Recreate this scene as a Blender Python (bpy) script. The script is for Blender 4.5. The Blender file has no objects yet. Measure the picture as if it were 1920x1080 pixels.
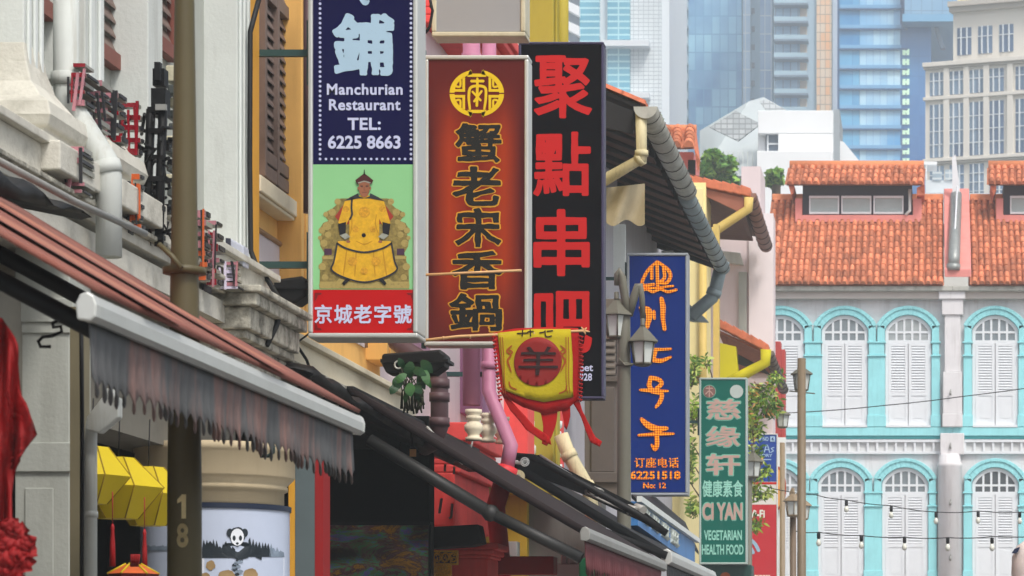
import bpy, bmesh, math, random
import numpy as np
from mathutils import Vector, noise
random.seed(11)
sc = bpy.context.scene
# ------------------------------------------------------------------ camera
F, U0, V0, HC = 5333.0, 1750.0, 1270.0, 1.6      # focal length and street vanishing point (photo pixels), eye height
cd = bpy.data.cameras.new('camera'); cam = bpy.data.objects.new('camera', cd)
sc.collection.objects.link(cam); sc.camera = cam
cam.location = (0, 0, HC); cam.rotation_euler = (math.pi / 2, 0, 0)
cd.sensor_width = 36; cd.sensor_fit = 'HORIZONTAL'; cd.lens = 36 * F / 1920
cd.shift_x = (960 - U0) / 1920; cd.shift_y = (V0 - 540) / 1920
cd.clip_start = 0.1; cd.clip_end = 4000
cd.dof.use_dof = True; cd.dof.focus_distance = 27; cd.dof.aperture_fstop = 8
# ------------------------------------------------------------------ light
SUN_EL, SUN_AZ = 54, 148         # azimuth measured from +Y clockwise: sun behind and to the right of the camera
w = bpy.data.worlds.new('World'); sc.world = w; w.use_nodes = True
nt = w.node_tree; bg = nt.nodes['Background']
sky = nt.nodes.new('ShaderNodeTexSky'); sky.sky_type = 'NISHITA'; sky.sun_disc = False
sky.sun_elevation = math.radians(SUN_EL); sky.sun_rotation = math.radians(SUN_AZ); sky.dust_density = 4
hs = nt.nodes.new('ShaderNodeHueSaturation'); hs.inputs['Saturation'].default_value = 0.4
nt.links.new(sky.outputs[0], hs.inputs['Color']); nt.links.new(hs.outputs[0], bg.inputs['Color'])
bg.inputs['Strength'].default_value = 0.13
sl = bpy.data.lights.new('sun', 'SUN'); sl.energy = 1.5; sl.angle = math.radians(12); sl.color = (1, 0.95, 0.88)
so = bpy.data.objects.new('sun', sl); sc.collection.objects.link(so)
az, el = math.radians(SUN_AZ), math.radians(SUN_EL)
sd = Vector((math.sin(az) * math.cos(el), math.cos(az) * math.cos(el), math.sin(el)))
so.rotation_euler = sd.to_track_quat('Z', 'Y').to_euler(); so.location = (20, -20, 60)
sc.view_settings.view_transform = 'Standard'; sc.view_settings.look = 'None'
sc.view_settings.exposure = 0.62; sc.view_settings.gamma = 1
# ------------------------------------------------------------------ helpers
def X(u, Y): return (u - U0) * Y / F
def Z(v, Y): return HC + (V0 - v) * Y / F
def yW(u, Xp): return F * Xp / (u - U0)             # depth at which the plane x = Xp crosses image column u
def P(u, v, Y): return Vector((X(u, Y), Y, Z(v, Y)))
def lin(c): return tuple(((x / 255) / 12.92 if x / 255 <= .04045 else ((x / 255 + .055) / 1.055) ** 2.4) for x in c)
def rn(a, b): return random.uniform(a, b)

def M(name, c, rough=.75, var=.1, vs=3.0, dirt=0., dcol=(70, 66, 58), ds=1.2, streak=False, metal=0., bump=0., bs=40., spec=.35, emit=0., thr=.5, tone=0.):
    m = bpy.data.materials.new(name); m.use_nodes = True
    n = m.node_tree.nodes; l = m.node_tree.links; b = n['Principled BSDF']
    base = lin(c); b.inputs['Roughness'].default_value = rough; b.inputs['Metallic'].default_value = metal
    b.inputs['Specular IOR Level'].default_value = spec
    tc = n.new('ShaderNodeTexCoord')
    nz = n.new('ShaderNodeTexNoise'); nz.inputs['Scale'].default_value = vs; nz.inputs['Detail'].default_value = 6; nz.inputs['Roughness'].default_value = .65
    l.new(tc.outputs['Object'], nz.inputs['Vector'])
    mr = n.new('ShaderNodeMapRange'); mr.inputs[1].default_value = .25; mr.inputs[2].default_value = .75
    mr.inputs[3].default_value = 1 - var; mr.inputs[4].default_value = 1 + var
    l.new(nz.outputs['Fac'], mr.inputs[0])
    val = mr.outputs[0]
    if tone:
        at = n.new('ShaderNodeAttribute'); at.attribute_name = 'tone'
        m2 = n.new('ShaderNodeMapRange'); m2.inputs[3].default_value = 1 - tone; m2.inputs[4].default_value = 1 + tone
        l.new(at.outputs['Fac'], m2.inputs[0])
        mu = n.new('ShaderNodeMath'); mu.operation = 'MULTIPLY'; l.new(val, mu.inputs[0]); l.new(m2.outputs[0], mu.inputs[1]); val = mu.outputs[0]
    vm = n.new('ShaderNodeVectorMath'); vm.operation = 'SCALE'; vm.inputs[0].default_value = base
    l.new(val, vm.inputs['Scale']); col = vm.outputs[0]
    if dirt:
        mp = n.new('ShaderNodeMapping'); mp.inputs['Scale'].default_value = (ds * (5 if streak else 1), ds * (5 if streak else 1), ds * (.5 if streak else 1))
        l.new(tc.outputs['Object'], mp.inputs['Vector'])
        n2 = n.new('ShaderNodeTexNoise'); n2.inputs['Scale'].default_value = 1; n2.inputs['Detail'].default_value = 8; n2.inputs['Roughness'].default_value = .7
        l.new(mp.outputs[0], n2.inputs['Vector'])
        r2 = n.new('ShaderNodeMapRange'); r2.inputs[1].default_value = thr; r2.inputs[2].default_value = thr + .25; r2.inputs[4].default_value = dirt
        l.new(n2.outputs['Fac'], r2.inputs[0])
        mx = n.new('ShaderNodeMix'); mx.data_type = 'RGBA'; mx.inputs['B'].default_value = (*lin(dcol), 1)
        l.new(r2.outputs[0], mx.inputs['Factor']); l.new(col, mx.inputs['A']); col = mx.outputs['Result']
    l.new(col, b.inputs['Base Color'])
    if emit:
        l.new(col, b.inputs['Emission Color']); b.inputs['Emission Strength'].default_value = emit
    if bump:
        n3 = n.new('ShaderNodeTexNoise'); n3.inputs['Scale'].default_value = bs; n3.inputs['Detail'].default_value = 5
        l.new(tc.outputs['Object'], n3.inputs['Vector'])
        bp = n.new('ShaderNodeBump'); bp.inputs['Strength'].default_value = bump; bp.inputs['Distance'].default_value = .02
        l.new(n3.outputs['Fac'], bp.inputs['Height']); l.new(bp.outputs[0], b.inputs['Normal'])
    return m

def glass_grid(name, c1, c2, line, sx, sz, lw=.08, rough=.15, var=.5, lines=True, spec=.5):
    """curtain-wall glass: panes of varying tint with painted reflection patches between thin mullions, laid out in real metres (sx wide, sz high)"""
    m = bpy.data.materials.new(name); m.use_nodes = True
    n = m.node_tree.nodes; l = m.node_tree.links; b = n['Principled BSDF']
    b.inputs['Roughness'].default_value = rough; b.inputs['Specular IOR Level'].default_value = spec
    tc = n.new('ShaderNodeTexCoord'); sp = n.new('ShaderNodeSeparateXYZ'); l.new(tc.outputs['Object'], sp.inputs[0])
    def mth(op, a, bb):
        q = n.new('ShaderNodeMath'); q.operation = op
        for i, x in enumerate((a, bb)):
            if x is None: continue
            if isinstance(x, (int, float)): q.inputs[i].default_value = x
            else: l.new(x, q.inputs[i])
        return q.outputs[0]
    qx = mth('DIVIDE', sp.outputs['X'], sx); qz = mth('DIVIDE', sp.outputs['Z'], sz)
    cb = n.new('ShaderNodeCombineXYZ'); l.new(mth('FLOOR', qx, None), cb.inputs[0]); l.new(mth('FLOOR', qz, None), cb.inputs[1])
    wn = n.new('ShaderNodeTexWhiteNoise'); wn.noise_dimensions = '2D'; l.new(cb.outputs[0], wn.inputs['Vector'])
    nz = n.new('ShaderNodeTexNoise'); nz.inputs['Scale'].default_value = .12; nz.inputs['Detail'].default_value = 3; l.new(tc.outputs['Object'], nz.inputs['Vector'])
    f = mth('ADD', mth('MULTIPLY', wn.outputs['Value'], var), mth('MULTIPLY', mth('SUBTRACT', nz.outputs['Fac'], .36), 2.0))  # broad noise patches paint reflections into the pane colour
    q = n.new('ShaderNodeMath'); q.operation = 'MULTIPLY'; q.use_clamp = True; l.new(f, q.inputs[0]); q.inputs[1].default_value = 1
    mx = n.new('ShaderNodeMix'); mx.data_type = 'RGBA'; mx.inputs['A'].default_value = (*lin(c1), 1); mx.inputs['B'].default_value = (*lin(c2), 1)
    l.new(q.outputs[0], mx.inputs['Factor']); col = mx.outputs['Result']
    lx = mth('LESS_THAN', mth('FRACT', qx, None), lw / sx); lz = mth('LESS_THAN', mth('FRACT', qz, None), lw * 1.4 / sz)
    mask = mth('MAXIMUM', lx, lz)
    m3 = n.new('ShaderNodeMix'); m3.data_type = 'RGBA'; m3.inputs['B'].default_value = (*lin(line), 1)
    l.new(mask, m3.inputs['Factor']); l.new(col, m3.inputs['A']); l.new(m3.outputs['Result'], b.inputs['Base Color'])
    return m

def put(o, **k):
    for a, v in k.items(): o[a] = v
    return o

def thing(name, label, cat, loc=(0, 0, 0), group=None):
    o = bpy.data.objects.new(name, None); sc.collection.objects.link(o); o.location = loc
    o['label'] = label; o['category'] = cat
    if group: o['group'] = group
    return o

def origin(o):
    v = Vector((0, 0, 0))
    while o: v += Vector(o.location); o = o.parent
    return v

class MB:
    def __init__(s): s.v = []; s.f = []; s.m = []; s.sm = []; s.T = None; s.tone = {}
    def _p(s, p):
        p = Vector(p)
        s.v.append(s.T(p) if s.T else p); return len(s.v) - 1
    def face(s, pts, m=0, sm=False):
        s.f.append([s._p(p) for p in pts]); s.m.append(m); s.sm.append(sm); return s
    def idx(s, ids, m=0, sm=False): s.f.append(list(ids)); s.m.append(m); s.sm.append(sm)
    def box(s, x0, x1, y0, y1, z0, z1, m=0):
        i = [s._p(p) for p in ((x0,y0,z0),(x1,y0,z0),(x1,y1,z0),(x0,y1,z0),(x0,y0,z1),(x1,y0,z1),(x1,y1,z1),(x0,y1,z1))]
        for q in ((0,3,2,1),(4,5,6,7),(0,1,5,4),(1,2,6,5),(2,3,7,6),(3,0,4,7)): s.idx([i[k] for k in q], m)
        return s
    def pbox(s, u0, v0, u1, v1, Y, dep, m=0):       # a box whose front spans photo pixels at depth Y
        return s.box(X(u0, Y), X(u1, Y), Y, Y + dep, Z(v1, Y), Z(v0, Y), m)
    def prism(s, pts, vec, m=0, sm=False):
        vec = Vector(vec); a = [s._p(p) for p in pts]; b = [s._p(Vector(p) + vec) for p in pts]; n = len(pts)
        s.idx(a, m); s.idx(b[::-1], m)
        for i in range(n): s.idx([a[i], a[(i+1) % n], b[(i+1) % n], b[i]], m, sm)
        return s
    def ppoly(s, pts, Y, th=.003, m=0):             # outline in photo pixels at depth Y, given real thickness
        return s.prism([P(u, v, Y - th) for u, v in pts], (0, th, 0), m)
    def tube(s, path, r, n=10, m=0, sm=True, caps=True):
        path = [Vector(p) for p in path]; rs = r if isinstance(r, (list, tuple)) else [r] * len(path); rings = []
        t0 = (path[1] - path[0]).normalized(); ref = Vector((0, 0, 1)) if abs(t0.z) < .9 else Vector((1, 0, 0))
        for i, p in enumerate(path):
            if i == 0: t = path[1] - path[0]
            elif i == len(path) - 1: t = path[-1] - path[-2]
            else: t = (path[i+1] - p).normalized() + (p - path[i-1]).normalized()
            t.normalize(); a = t.cross(ref)
            if a.length < 1e-4: a = t.cross(Vector((0, 1, 0)))
            a.normalize(); b = a.cross(t).normalized(); ref = b
            k = 1.0
            if 0 < i < len(path) - 1:
                c = max(.5, t.dot((p - path[i-1]).normalized())); k = 1 / c
            rings.append([s._p(p + (a * math.cos(2*math.pi*j/n) + b * math.sin(2*math.pi*j/n)) * rs[i]) for j in range(n)])
        for i in range(len(rings) - 1):
            for j in range(n): s.idx([rings[i][j], rings[i][(j+1) % n], rings[i+1][(j+1) % n], rings[i+1][j]], m, sm)
        if caps: s.idx(rings[0][::-1], m); s.idx(rings[-1], m)
        return s
    def lathe(s, prof, cx, cy, n=20, m=0, sm=True, a0=0., caps=True):
        rings = [[s._p((cx + r * math.cos(a0 + 2*math.pi*j/n), cy + r * math.sin(a0 + 2*math.pi*j/n), z)) for j in range(n)] for r, z in prof]
        for i in range(len(rings) - 1):
            for j in range(n): s.idx([rings[i][j], rings[i][(j+1) % n], rings[i+1][(j+1) % n], rings[i+1][j]], m, sm)
        if caps: s.idx(rings[0][::-1], m); s.idx(rings[-1], m)
        return s
    def grid(s, fn, nu, nv, m=0, sm=True):
        ids = [[s._p(fn(i / nu, j / nv)) for i in range(nu + 1)] for j in range(nv + 1)]
        for j in range(nv):
            for i in range(nu): s.idx([ids[j][i], ids[j][i+1], ids[j+1][i+1], ids[j+1][i]], m, sm)
        return s
    def ball(s, c, r, n=8, m=0, sz=1.):
        c = Vector(c); k = max(4, n // 2 + 1)
        s.lathe([(max(1e-4, r * math.sin(math.pi * i / k)), c.z - sz * r * math.cos(math.pi * i / k)) for i in range(k + 1)], c.x, c.y, n, m); return s
    def disc(s, u, v, Y, rpx, th=.003, m=0, n=20, sq=1.):
        return s.ppoly([(u + rpx * math.cos(2*math.pi*i/n), v + sq * rpx * math.sin(2*math.pi*i/n)) for i in range(n)], Y, th, m)
    def stroke(s, pts, ws, Y, th=.003, m=0, sub=6):
        """brush stroke through photo pixels with varying width"""
        if not isinstance(ws, (list, tuple)): ws = [ws] * len(pts)
        q = []; pts = [Vector((a, b)) for a, b in pts]
        for i in range(len(pts) - 1):
            p0 = pts[max(i-1, 0)]; p1 = pts[i]; p2 = pts[i+1]; p3 = pts[min(i+2, len(pts)-1)]
            for k in range(sub):
                t = k / sub; t2 = t*t; t3 = t2*t
                q.append((.5 * (2*p1 + (p2-p0)*t + (2*p0-5*p1+4*p2-p3)*t2 + (3*p1-p0-3*p2+p3)*t3), ws[i] + (ws[i+1]-ws[i])*t))
        q.append((pts[-1], ws[-1])); L = []; R = []
        for i, (p, wd) in enumerate(q):
            t = (q[min(i+1, len(q)-1)][0] - q[max(i-1, 0)][0]); t.normalize(); nn = Vector((-t.y, t.x)) * wd / 2
            L.append(p + nn); R.append(p - nn)
        def cap(i, sgn):
            p, wd = q[i]; t = (q[min(i+1, len(q)-1)][0] - q[max(i-1, 0)][0]).normalized() * sgn; nn = Vector((-t.y, t.x))
            return [p + (nn * math.cos(a) + t * math.sin(a)) * wd / 2 for a in (math.pi*.25, math.pi*.5, math.pi*.75)]
        n = len(L)
        for i in range(n - 1):
            s.prism([P(a.x, a.y, Y - th) for a in (L[i], L[i+1], R[i+1], R[i])], (0, th, 0), m)
        c = cap(n-1, 1); s.prism([P(a.x, a.y, Y - th) for a in [L[-1]] + c + [R[-1]]], (0, th, 0), m)
        c = cap(0, -1); s.prism([P(a.x, a.y, Y - th) for a in [R[0]] + c + [L[0]]], (0, th, 0), m)
        return s
    def text(s, body, u0, v0, u1, v1, Y, th=.003, m=0, off=0., space=1., res=4, warp=0., T=None, brush=0.):
        """lettering fitted to a photo rectangle; heavy weights and brush hands grow the outline by a distance field"""
        cu = bpy.data.curves.new('t', 'FONT'); cu.body = body; cu.size = 1; heavy = off > .03 or max(map(ord, body)) > 255
        cu.offset = 0 if heavy else off; cu.resolution_u = res; cu.space_character = space; cu.extrude = 0 if heavy else .01; cu.fill_mode = 'BOTH' if not heavy else 'FRONT'
        ob = bpy.data.objects.new('t', cu); sc.collection.objects.link(ob)
        dg = bpy.context.evaluated_depsgraph_get(); me = bpy.data.meshes.new_from_object(ob.evaluated_get(dg))
        xs = [v.co.x for v in me.vertices]; ys = [v.co.y for v in me.vertices]
        g = off if heavy else 0.
        a0, a1, b0, b1 = min(xs) - g, max(xs) + g, min(ys) - g, max(ys) + g
        def mp(x, y, z):
            fx = (x - a0) / (a1 - a0); fy = (y - b0) / (b1 - b0)
            if warp:
                q = noise.noise_vector(Vector((x * 5, y * 5, 3.3))) * warp; fx += q.x; fy += q.y
            u = u0 + (u1 - u0) * fx; vv = v1 + (v0 - v1) * fy
            if T: return T(u, vv)
            return P(u, vv, Y) + Vector((0, -th if z > 0 else 0, 0))
        if not heavy:
            k0 = len(s.v); s.v += [mp(*v.co) for v in me.vertices]
            for f in me.polygons: s.idx([k0 + i for i in f.vertices], m)
        else:
            V = np.array([v.co[:2] for v in me.vertices]); me.calc_loop_triangles(); tri = V[np.array([t.vertices[:] for t in me.loop_triangles])]
            cnt = {}
            for p in me.polygons:
                for e in p.edge_keys: cnt[e] = cnt.get(e, 0) + 1
            seg = np.array([[V[i], V[j]] for (i, j), c in cnt.items() if c == 1]); h = .0115
            nx = int((a1 - a0) / h) + 3; ny = int((b1 - b0) / h) + 3
            gx = a0 - h + h * np.arange(nx); gy = b0 - h + h * np.arange(ny); D = np.full((ny, nx), 9.); I = np.zeros((ny, nx), bool)
            for A, B in seg:                          # outline distance, only near each segment
                r = g + .06; i0, i1 = np.searchsorted(gx, [min(A[0], B[0]) - r, max(A[0], B[0]) + r]); j0, j1 = np.searchsorted(gy, [min(A[1], B[1]) - r, max(A[1], B[1]) + r])
                px, py = np.meshgrid(gx[i0:i1], gy[j0:j1]); d = B - A; L = max(1e-12, d @ d); t = np.clip(((px - A[0]) * d[0] + (py - A[1]) * d[1]) / L, 0, 1)
                D[j0:j1, i0:i1] = np.minimum(D[j0:j1, i0:i1], np.hypot(px - A[0] - t * d[0], py - A[1] - t * d[1]))
            for t in tri:
                i0, i1 = np.searchsorted(gx, [t[:, 0].min(), t[:, 0].max()]); j0, j1 = np.searchsorted(gy, [t[:, 1].min(), t[:, 1].max()])
                if i0 >= i1 or j0 >= j1: continue
                px, py = np.meshgrid(gx[i0:i1], gy[j0:j1]); c = []
                for k in range(3):
                    A, B = t[k], t[(k + 1) % 3]; c.append((B[0] - A[0]) * (py - A[1]) - (B[1] - A[1]) * (px - A[0]))
                I[j0:j1, i0:i1] |= ((c[0] >= 0) & (c[1] >= 0) & (c[2] >= 0)) | ((c[0] <= 0) & (c[1] <= 0) & (c[2] <= 0))
            f = g - np.where(I, -D, D)
            if brush:
                for j in range(ny):
                    for i in range(nx):
                        if -.06 < f[j, i] < .06: f[j, i] += brush * (noise.noise(Vector((gx[i] * 3.1, gy[j] * 6.5, 1.7))) + .5 * noise.noise(Vector((gx[i] * 9, gy[j] * 14, 5.))))
            vid = {}
            def vert(x, y):
                k = (round(x, 5), round(y, 5))
                if k not in vid: vid[k] = len(s.v); s.v.append(mp(x, y, 1))
                return vid[k]
            for j in range(ny - 1):
                run = None
                for i in range(nx):
                    c = [(f[j, i], gx[i], gy[j]), (f[j, i+1], gx[i+1], gy[j]), (f[j+1, i+1], gx[i+1], gy[j+1]), (f[j+1, i], gx[i], gy[j+1])] if i < nx - 1 else None
                    full = c is not None and all(q[0] > 0 for q in c)
                    if full:
                        if run is None: run = i
                        if i - run < 5: continue
                        s.idx([vert(gx[run], gy[j]), vert(gx[i+1], gy[j]), vert(gx[i+1], gy[j+1]), vert(gx[run], gy[j+1])], m); run = None; continue
                    if run is not None: s.idx([vert(gx[run], gy[j]), vert(gx[i], gy[j]), vert(gx[i], gy[j+1]), vert(gx[run], gy[j+1])], m); run = None
                    if c is None or all(q[0] <= 0 for q in c): continue
                    pl = []
                    for k in range(4):
                        A, B = c[k], c[(k + 1) % 4]
                        if A[0] > 0: pl.append(vert(A[1], A[2]))
                        if (A[0] > 0) != (B[0] > 0): t = A[0] / (A[0] - B[0]); pl.append(vert(A[1] + t * (B[1] - A[1]), A[2] + t * (B[2] - A[2])))
                    pl = list(dict.fromkeys(pl))
                    if len(pl) > 2: s.idx(pl, m)
        bpy.data.objects.remove(ob); bpy.data.curves.remove(cu); bpy.data.meshes.remove(me)
        return s
    def build(s, name, mats, parent=None, bevel=0., seg=2, fix=True, deform=None, **props):
        mats = mats if isinstance(mats, (list, tuple)) else [mats]
        o0 = origin(parent) if parent else Vector((0, 0, 0))
        me = bpy.data.meshes.new(name)
        me.from_pydata([tuple((deform(v) if deform else v) - o0) for v in s.v], [], s.f)
        for mm in mats: me.materials.append(mm)
        me.polygons.foreach_set('material_index', s.m); me.polygons.foreach_set('use_smooth', s.sm)
        if s.tone:
            at = me.attributes.new('tone', 'FLOAT', 'FACE')
            at.data.foreach_set('value', [s.tone.get(i, .5) for i in range(len(s.f))])
        me.update()
        if fix and not s.tone and len(s.f) < 20000:
            b = bmesh.new(); b.from_mesh(me); bmesh.ops.recalc_face_normals(b, faces=b.faces); b.to_mesh(me); b.free()
        o = bpy.data.objects.new(name, me); sc.collection.objects.link(o)
        if parent: o.parent = parent
        if bevel:
            md = o.modifiers.new('bevel', 'BEVEL'); md.width = bevel; md.segments = seg; md.limit_method = 'ANGLE'; md.angle_limit = math.radians(50)
        for k, v in props.items(): o[k] = v
        return o

def single(mb, name, mats, label, cat, group=None, **k):
    o = mb.build(name, mats, None, **k); o['label'] = label; o['category'] = cat
    if group: o['group'] = group
    return o

def dup(root, off):
    """copy a thing, its parts and sub-parts"""
    r = root.copy(); sc.collection.objects.link(r); r.location = Vector(root.location) + Vector(off)
    def rec(a, b):
        for ch in list(a.children):
            c = ch.copy(); sc.collection.objects.link(c); c.parent = b; rec(ch, c)
    rec(root, r); return r

def slats_x(mb, Xp, y0, y1, z0, z1, n, m=0, d=.035):
    h = (z1 - z0) / n
    for i in range(n):
        z = z0 + i * h
        mb.prism([(Xp, y0, z + h * .95), (Xp + d, y0, z + h * .12), (Xp + d, y0, z + h * .3), (Xp, y0, z + h * 1.12)], (0, y1 - y0, 0), m)
def slats_y(mb, Yp, x0, x1, z0, z1, n, m=0, d=.03):
    h = (z1 - z0) / n
    for i in range(n):
        z = z0 + i * h
        mb.prism([(x0, Yp, z + h * .95), (x0, Yp - d, z + h * .1), (x0, Yp - d, z + h * .32), (x0, Yp, z + h * 1.15)], (x1 - x0, 0, 0), m)

def leaves(mb, c, r, n, size, nm=3, aspect=2.2):
    for _ in range(n):
        while True:
            q = Vector((rn(-1, 1), rn(-1, 1), rn(-1, 1)))
            if q.length <= 1: break
        p = Vector(c) + Vector((q.x * r[0], q.y * r[1], q.z * r[2]))
        a = Vector((rn(-1, 1), rn(-1, 1), rn(-.8, .6))).normalized(); b = a.cross(Vector((rn(-1, 1), rn(-1, 1), rn(-1, 1)))).normalized()
        L = size * rn(.7, 1.3); W = L / aspect
        mb.face([p - a * L / 2, p + b * W / 2, p + a * L / 2, p - b * W / 2], random.randrange(nm))
# ------------------------------------------------------------------ materials
white_wall = M('weathered white render', (202, 206, 202), .85, .08, 2, .4, (120, 116, 104), 1.1, True, bump=.15)
white_trim = M('white trim paint', (216, 221, 218), .7, .05, 3, .2, (140, 136, 122), 1.5, True)
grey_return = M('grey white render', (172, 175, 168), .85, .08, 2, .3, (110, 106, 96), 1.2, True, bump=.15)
old_stone = M('mould stained cornice plaster', (188, 184, 170), .9, .2, 9, .9, (50, 47, 40), 6, False, bump=.5, thr=.42)
ledge_mat = M('stained cement ledge', (200, 197, 186), .9, .12, 4, .6, (104, 97, 82), 2.6, False, bump=.3, thr=.5)
shutter_brown = M('brown shutter paint', (120, 102, 94), .6, .12, 5, .3, (60, 48, 42), 3)
dark_gap = M('unlit interior', (9, 8, 9), .9, .2, 2)  # near-black colour holds the shade of interiors and louvre gaps
redbrown = M('red brown frame paint', (128, 76, 66), .6, .15, 5)
orange_wall = M('orange wall paint', (232, 182, 104), .8, .08, 2, .25, (160, 108, 50), 1.2, True)
orange_deep = M('deep orange trim paint', (216, 158, 50), .75, .08, 3, .2, (150, 100, 40), 2)
lilac_panel = M('pale lilac panel paint', (206, 196, 200), .85, .05, 3, .2, (170, 150, 140), 2)
lilac = M('lilac wall paint', (180, 142, 164), .8, .08, 2, .2, (150, 110, 130), 2, True)
lilac_deep = M('deep lilac pilaster paint', (160, 112, 146), .8, .08, 2, .2, (130, 90, 120), 2, True)
pink_pale = M('pale pink wall', (228, 212, 214), .85, .04, 1, .2, (190, 160, 160), 1, True)
cream_trim = M('cream plaster trim', (226, 216, 190), .75, .06, 3, .25, (170, 150, 120), 2)
red_paint = M('coral red wall paint', (234, 80, 76), .65, .1, 3, .25, (120, 30, 30), 2, True, bump=.1)
red_deep = M('deep red paint', (150, 22, 24), .6, .12, 4, .2, (70, 14, 14), 2)
mustard = M('mustard wall paint', (176, 150, 40), .75, .08, 3, .2, (110, 90, 30), 2, True)
olive_yellow = M('olive yellow pilaster paint', (170, 154, 52), .7, .06, 2, .25, (110, 100, 40), 2, True)
grey_wall = M('cool grey wall', (186, 184, 190), .85, .05, 1.5, .3, (120, 116, 118), 1.2, True)
taupe = M('taupe shutter paint', (104, 96, 90), .65, .08, 4, .2, (70, 64, 60), 2)
cream_wall = M('cream yellow wall', (236, 220, 160), .85, .05, 1.5, .2, (190, 170, 110), 1.2, True)
ochre_pipe = M('ochre painted pipe', (206, 178, 100), .6, .08, 4)
limey = M('bright yellow green wall', (196, 186, 10), .75, .05, 2)
brick_red = M('dull red parapet paint', (186, 74, 70), .8, .06, 2, .2, (120, 40, 40), 2)
zinc = M('weathered zinc gutter', (182, 182, 174), .6, .2, 5, .5, (72, 70, 64), 4, metal=.3)
zinc_blue = M('blue grey painted gutter', (140, 154, 158), .5, .12, 5, .3, (80, 86, 86), 4, metal=.2)
soffit = M('dark eaves boards', (36, 35, 38), .85, .2, 3, .4, (24, 24, 26), 2)
soffit_brown = M('brown eaves boards', (88, 58, 46), .8, .2, 4, .4, (60, 38, 30), 3)
tile = M('orange clay roof tile', (206, 126, 90), .85, .22, 9, .7, (104, 62, 48), 2.2, False, bump=.3, tone=.36, thr=.5)
tile_old = M('worn red clay tile', (200, 112, 80), .8, .2, 6, .5, (100, 56, 44), 5, False, bump=.3)
ridge_mat = M('orange ridge mortar', (220, 136, 92), .8, .12, 5, .35, (120, 64, 44), 3)
canvas = M('dirty cream canvas', (176, 164, 136), .9, .12, 3, .5, (110, 98, 78), 2)
pipe_white = M('white painted drain pipe', (190, 194, 190), .6, .08, 3, .6, (136, 126, 104), 2.5, True)
pipe_cream = M('grimy cream drain pipe', (210, 198, 158), .55, .1, 4, .6, (130, 116, 84), 4, True)
pipe_brown = M('brown purple drain pipe', (84, 62, 66), .5, .1, 4)
pipe_pink = M('pink drain pipe', (182, 118, 146), .5, .06, 3)
pipe_red = M('red drain pipe', (204, 44, 50), .5, .1, 3)
black_metal = M('black painted metal', (14, 14, 16), .55, .2, 6, .2, (44, 43, 42), 4, spec=.25)
dark_teal = M('dark teal steel', (42, 72, 72), .5, .1, 5)
cable_black = M('black cable rubber', (20, 20, 22), .6, .1, 5)
alu = M('brushed aluminium', (196, 198, 194), .4, .06, 6, .25, (120, 116, 106), 3, metal=.35)
grey_metal = M('galvanised grey', (150, 150, 146), .5, .1, 5, .3, (90, 86, 78), 3, metal=.3)
asphalt = M('asphalt', (60, 60, 62), .9, .2, 6, .3, (40, 40, 40), 2, bump=.4)
paving = M('grey granite paving', (150, 144, 136), .85, .12, 4, .3, (90, 86, 80), 2, bump=.2)
earth = M('ground', (96, 94, 88), .95, .15, .2)
tan_wall = M('tan plaster', (186, 166, 134), .85, .08, 2, .3, (110, 92, 70), 1.5)
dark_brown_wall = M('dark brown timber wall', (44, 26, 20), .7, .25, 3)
gold = M('gilded lattice', (232, 172, 50), .35, .25, 40, .3, (90, 50, 10), 30, metal=.3, bump=.6, bs=60)
concrete = M('grey soot wall', (110, 110, 106), .9, .1, 2, .3, (70, 70, 68), 1.5, True)

# ------------------------------------------------------------------ ground
def flat(name, x0, x1, y0, y1, z, mat):
    return MB().face([(x0, y0, z), (x1, y0, z), (x1, y1, z), (x0, y1, z)]).build(name, mat, kind='structure')
flat('ground', -1500, 1500, -300, 2500, -.02, earth)
flat('road', -2.6, 4.2, -40, 84, .0, asphalt)
put(MB().box(-8.2, -2.6, -40, 84, -.02, .13).build('pavement', paving, bevel=.02), kind='structure')
put(MB().box(4.2, 9.0, -40, 84, -.02, .13).build('pavement', paving, bevel=.02), kind='structure')
put(MB().box(-40, 40, 84, 88, -.02, .13).build('pavement', paving, bevel=.02), kind='structure')
m = MB()
for k in range(28): m.box(.74, .86, -30 + k * 4, -28 + k * 4, .0, .004)
put(m.build('road_marking', M('white road paint', (200, 200, 196), .8, .1, 6, .4, (110, 108, 104), 4)), kind='structure')

XW = -5.2                                          # street face of the shophouse row
# ================================================================== white shophouse (nearest)
b1 = thing('shophouse', 'off-white shophouse with fluted pilasters and brown louvred shutters behind the brown awning', 'building', (-8, 12, 0))
m = MB(); m.box(-14, -5.45, 8.6, 21.62, 4.25, 12.5)
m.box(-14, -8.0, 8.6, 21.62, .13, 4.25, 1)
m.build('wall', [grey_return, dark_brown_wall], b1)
MB().box(-8.0, -5.0, 8.6, 21.62, 4.1, 4.249).build('ceiling', ledge_mat, b1)
def pilaster(u_ret, u_front, u_far, parent, mats, flutes=0, z0=4.45, z1=12.4, xf=XW, back=-5.7):
    y0 = yW(u_front, xf); y1 = yW(u_far, xf); q = MB(); q.box(back, xf, y0, y1, z0, z1)
    for k in range(flutes):
        a = y0 + (y1 - y0) * (k + .3) / flutes; q.box(xf, xf + .02, a, a + (y1 - y0) * .4 / flutes, z0 + .15, z1, 1)
    return q.build('pilaster', mats, parent, bevel=.008)
pilaster(0, 45, 80, b1, [white_wall, white_trim], 3)
pilaster(148, 160, 195, b1, [white_wall, white_trim], 2)
pilaster(218, 278, 305, b1, [white_wall, white_trim], 0)
pilaster(375, 445, 467, b1, [white_wall, white_trim], 3)
pilaster(-300, -260, -190, b1, [white_wall, white_trim], 3)
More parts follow.
